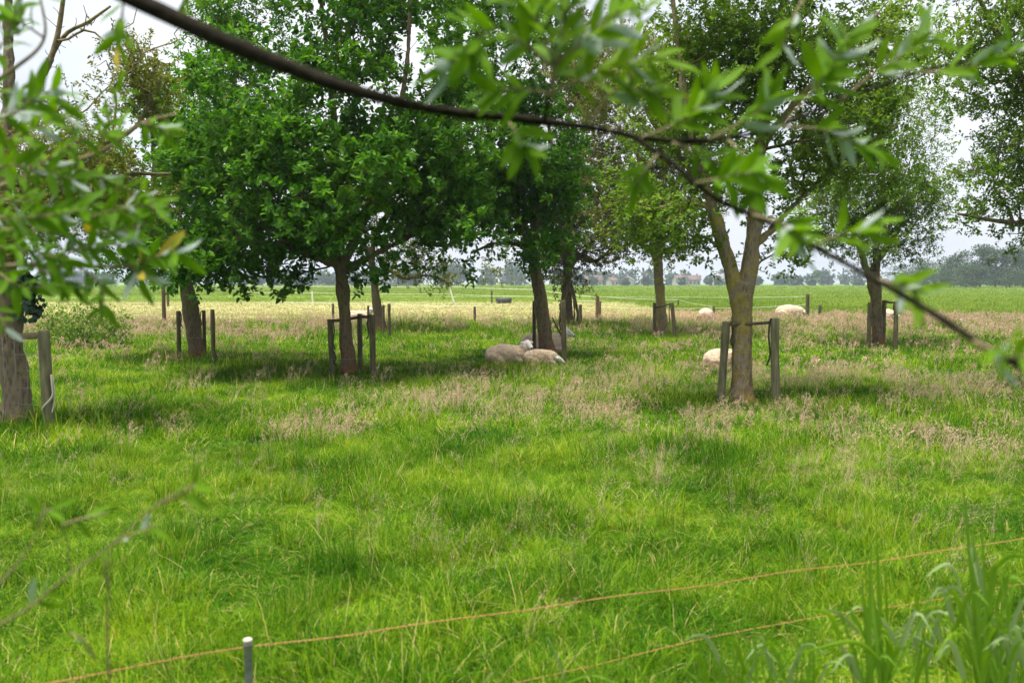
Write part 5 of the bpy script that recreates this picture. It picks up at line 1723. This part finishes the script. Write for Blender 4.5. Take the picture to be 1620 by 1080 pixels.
def reed_clump(label, D, cx, uprights, arcs, w=0.020):
    b = at(cx, 900, D)
    b = Vector((b.x, D, gz(b.x, D)))
    root = empty('reed_clump', b)
    tag(root, label, 'reeds', 'reed clumps at the near edge')
    for (bx, tx, ty, wf) in uprights:
        dd = D + rrs.normal(0, 0.06)
        t_ = at(tx, ty, dd) - b
        f_ = at(bx, 1150, dd) - b
        f0 = Vector((f_.x - (t_.x - f_.x) * 0.1, f_.y, -0.03))
        m = f0.lerp(t_, 0.55) + Vector((rrs.normal(0, 0.008), rrs.normal(0, 0.02), 0))
        me = strip([tuple(f0), tuple(m), tuple(t_)], w * wf, UP, rrs.normal(0, 0.5))
        obj('blade', me, M['reed'], root)
    for (x0, y0, x1, y1, x2, y2, wf) in arcs:
        dd = D + rrs.normal(0, 0.06)
        P = [at(x0, y0, dd) - b, at(x1, y1, dd - 0.03) - b, at(x2, y2, dd - 0.08) - b]
        me = strip([tuple(p) for p in P], w * wf, ARC, rrs.choice([0.3, 2.7]) + rrs.normal(0, 0.3))
        obj('leaf', me, M['reed_pale'] if rrs.random() < 0.5 else M['reed'], root)
    return root


def extra(cx, half, n, lo, hi):
    return [(cx + rrs.uniform(-half, half), cx + rrs.uniform(-half * 1.25, half * 1.25), rrs.uniform(lo, hi), rrs.uniform(0.4, 0.9)) for _ in range(n)]


def extra_arc(cx, half, n, lo, hi):
    out = []
    for _ in range(n):
        x, y, sg, ln = cx + rrs.uniform(-half, half), rrs.uniform(lo, hi), rrs.choice([-1, 1]), rrs.uniform(35, 75)
        out.append((x, y + 60, x + sg * ln * 0.45, y, x + sg * ln, y + rrs.uniform(8, 45), rrs.uniform(0.6, 1.0)))
    return out


reed_clump('tallest reed clump at the lower right corner, its blade tips above the upper orange rope', 2.75, 1545,
    [(1562, 1520, 735, 1.2), (1556, 1536, 800, 1.1), (1570, 1549, 775, 0.9), (1548, 1530, 850, 1.0), (1600, 1590, 900, 0.9)] + extra(1560, 50, 18, 880, 1010),
    [(1555, 935, 1535, 860, 1548, 930, 1.1), (1560, 990, 1575, 895, 1592, 965, 1.1), (1530, 960, 1505, 893, 1462, 912, 0.8), (1540, 990, 1512, 928, 1462, 952, 0.8),
     (1570, 900, 1600, 878, 1650, 890, 0.8), (1575, 960, 1600, 910, 1640, 950, 0.9), (1535, 1040, 1560, 930, 1590, 935, 0.8)] + extra_arc(1560, 55, 16, 930, 1030))
reed_clump('upright reed clump crossing the ropes left of the tallest clump', 2.85, 1400,
    [(1402, 1386, 825, 1.0), (1396, 1378, 850, 0.9), (1408, 1400, 880, 0.9), (1375, 1362, 900, 1.1), (1385, 1372, 895, 0.9), (1425, 1378, 915, 1.0), (1470, 1460, 975, 1.0), (1490, 1484, 970, 0.8)] + extra(1410, 80, 20, 890, 1040),
    [(1330, 1010, 1310, 968, 1268, 966, 1.0), (1360, 1000, 1320, 966, 1270, 968, 0.7), (1420, 1020, 1400, 985, 1393, 975, 0.9), (1455, 975, 1448, 935, 1432, 930, 0.8), (1395, 1045, 1350, 1015, 1255, 1035, 0.8),
     (1480, 1025, 1440, 1005, 1412, 1010, 0.7), (1510, 975, 1500, 935, 1465, 945, 0.8)] + extra_arc(1420, 80, 14, 960, 1040))
reed_clump('sparse short blades along the bottom edge right of centre', 2.9, 1180,
    [(1190, 1175, 985, 0.7), (1230, 1222, 970, 0.8), (1250, 1262, 975, 0.8), (1110, 1112, 1005, 0.6), (1130, 1128, 1000, 0.8), (1290, 1284, 960, 0.9), (1310, 1318, 985, 0.8), (1150, 1140, 990, 0.7)] + extra(1200, 120, 30, 940, 1060),
    [] + extra_arc(1200, 100, 12, 1005, 1060), 0.017)
reed_clump('thin grass stems rising from the middle of the bottom edge', 2.8, 930,
    [(955, 905, 835, 0.5), (950, 912, 870, 0.4), (955, 953, 1005, 0.9), (985, 982, 1020, 0.9), (672, 662, 1005, 0.5), (738, 725, 1015, 0.5), (1015, 1012, 1020, 0.6), (1070, 1066, 980, 0.7), (930, 935, 1010, 0.5)] + extra(930, 130, 18, 1015, 1070),
    [(880, 1085, 935, 1066, 985, 1085, 0.8), (900, 1090, 870, 1013, 860, 1010, 0.5), (690, 1090, 705, 1070, 720, 1068, 0.7), (755, 1095, 775, 1068, 785, 1062, 0.8)], 0.015)
reed_clump('dense low reeds spilling out of the lower right corner', 2.6, 1610,
    extra(1600, 70, 24, 940, 1060), extra_arc(1590, 70, 18, 960, 1060))

# ------------------------------------------------------------------ air
hb = MB().box((0, 600, 9.2), (3040, 1840, 20.6))
haze = obj('haze', hb.mesh('haze'))
hm, ht_ = new_mat('haze')
pv = N(ht_, 'ShaderNodeVolumePrincipled')
pv.inputs['Color'].default_value = (0.74, 0.86, 1.0, 1)
pv.inputs['Density'].default_value = 0.0004
pv.inputs['Anisotropy'].default_value = 0.1
ho = N(ht_, 'ShaderNodeOutputMaterial')
ht_.links.new(pv.outputs[0], ho.inputs['Volume'])
haze.data.materials.append(hm)
tag(haze, 'pale bluish haze lying over the far fields and trees', 'haze', kind='stuff')

for o, g in DEFER:
    o.modifiers.new('tufts', 'NODES').node_group = g
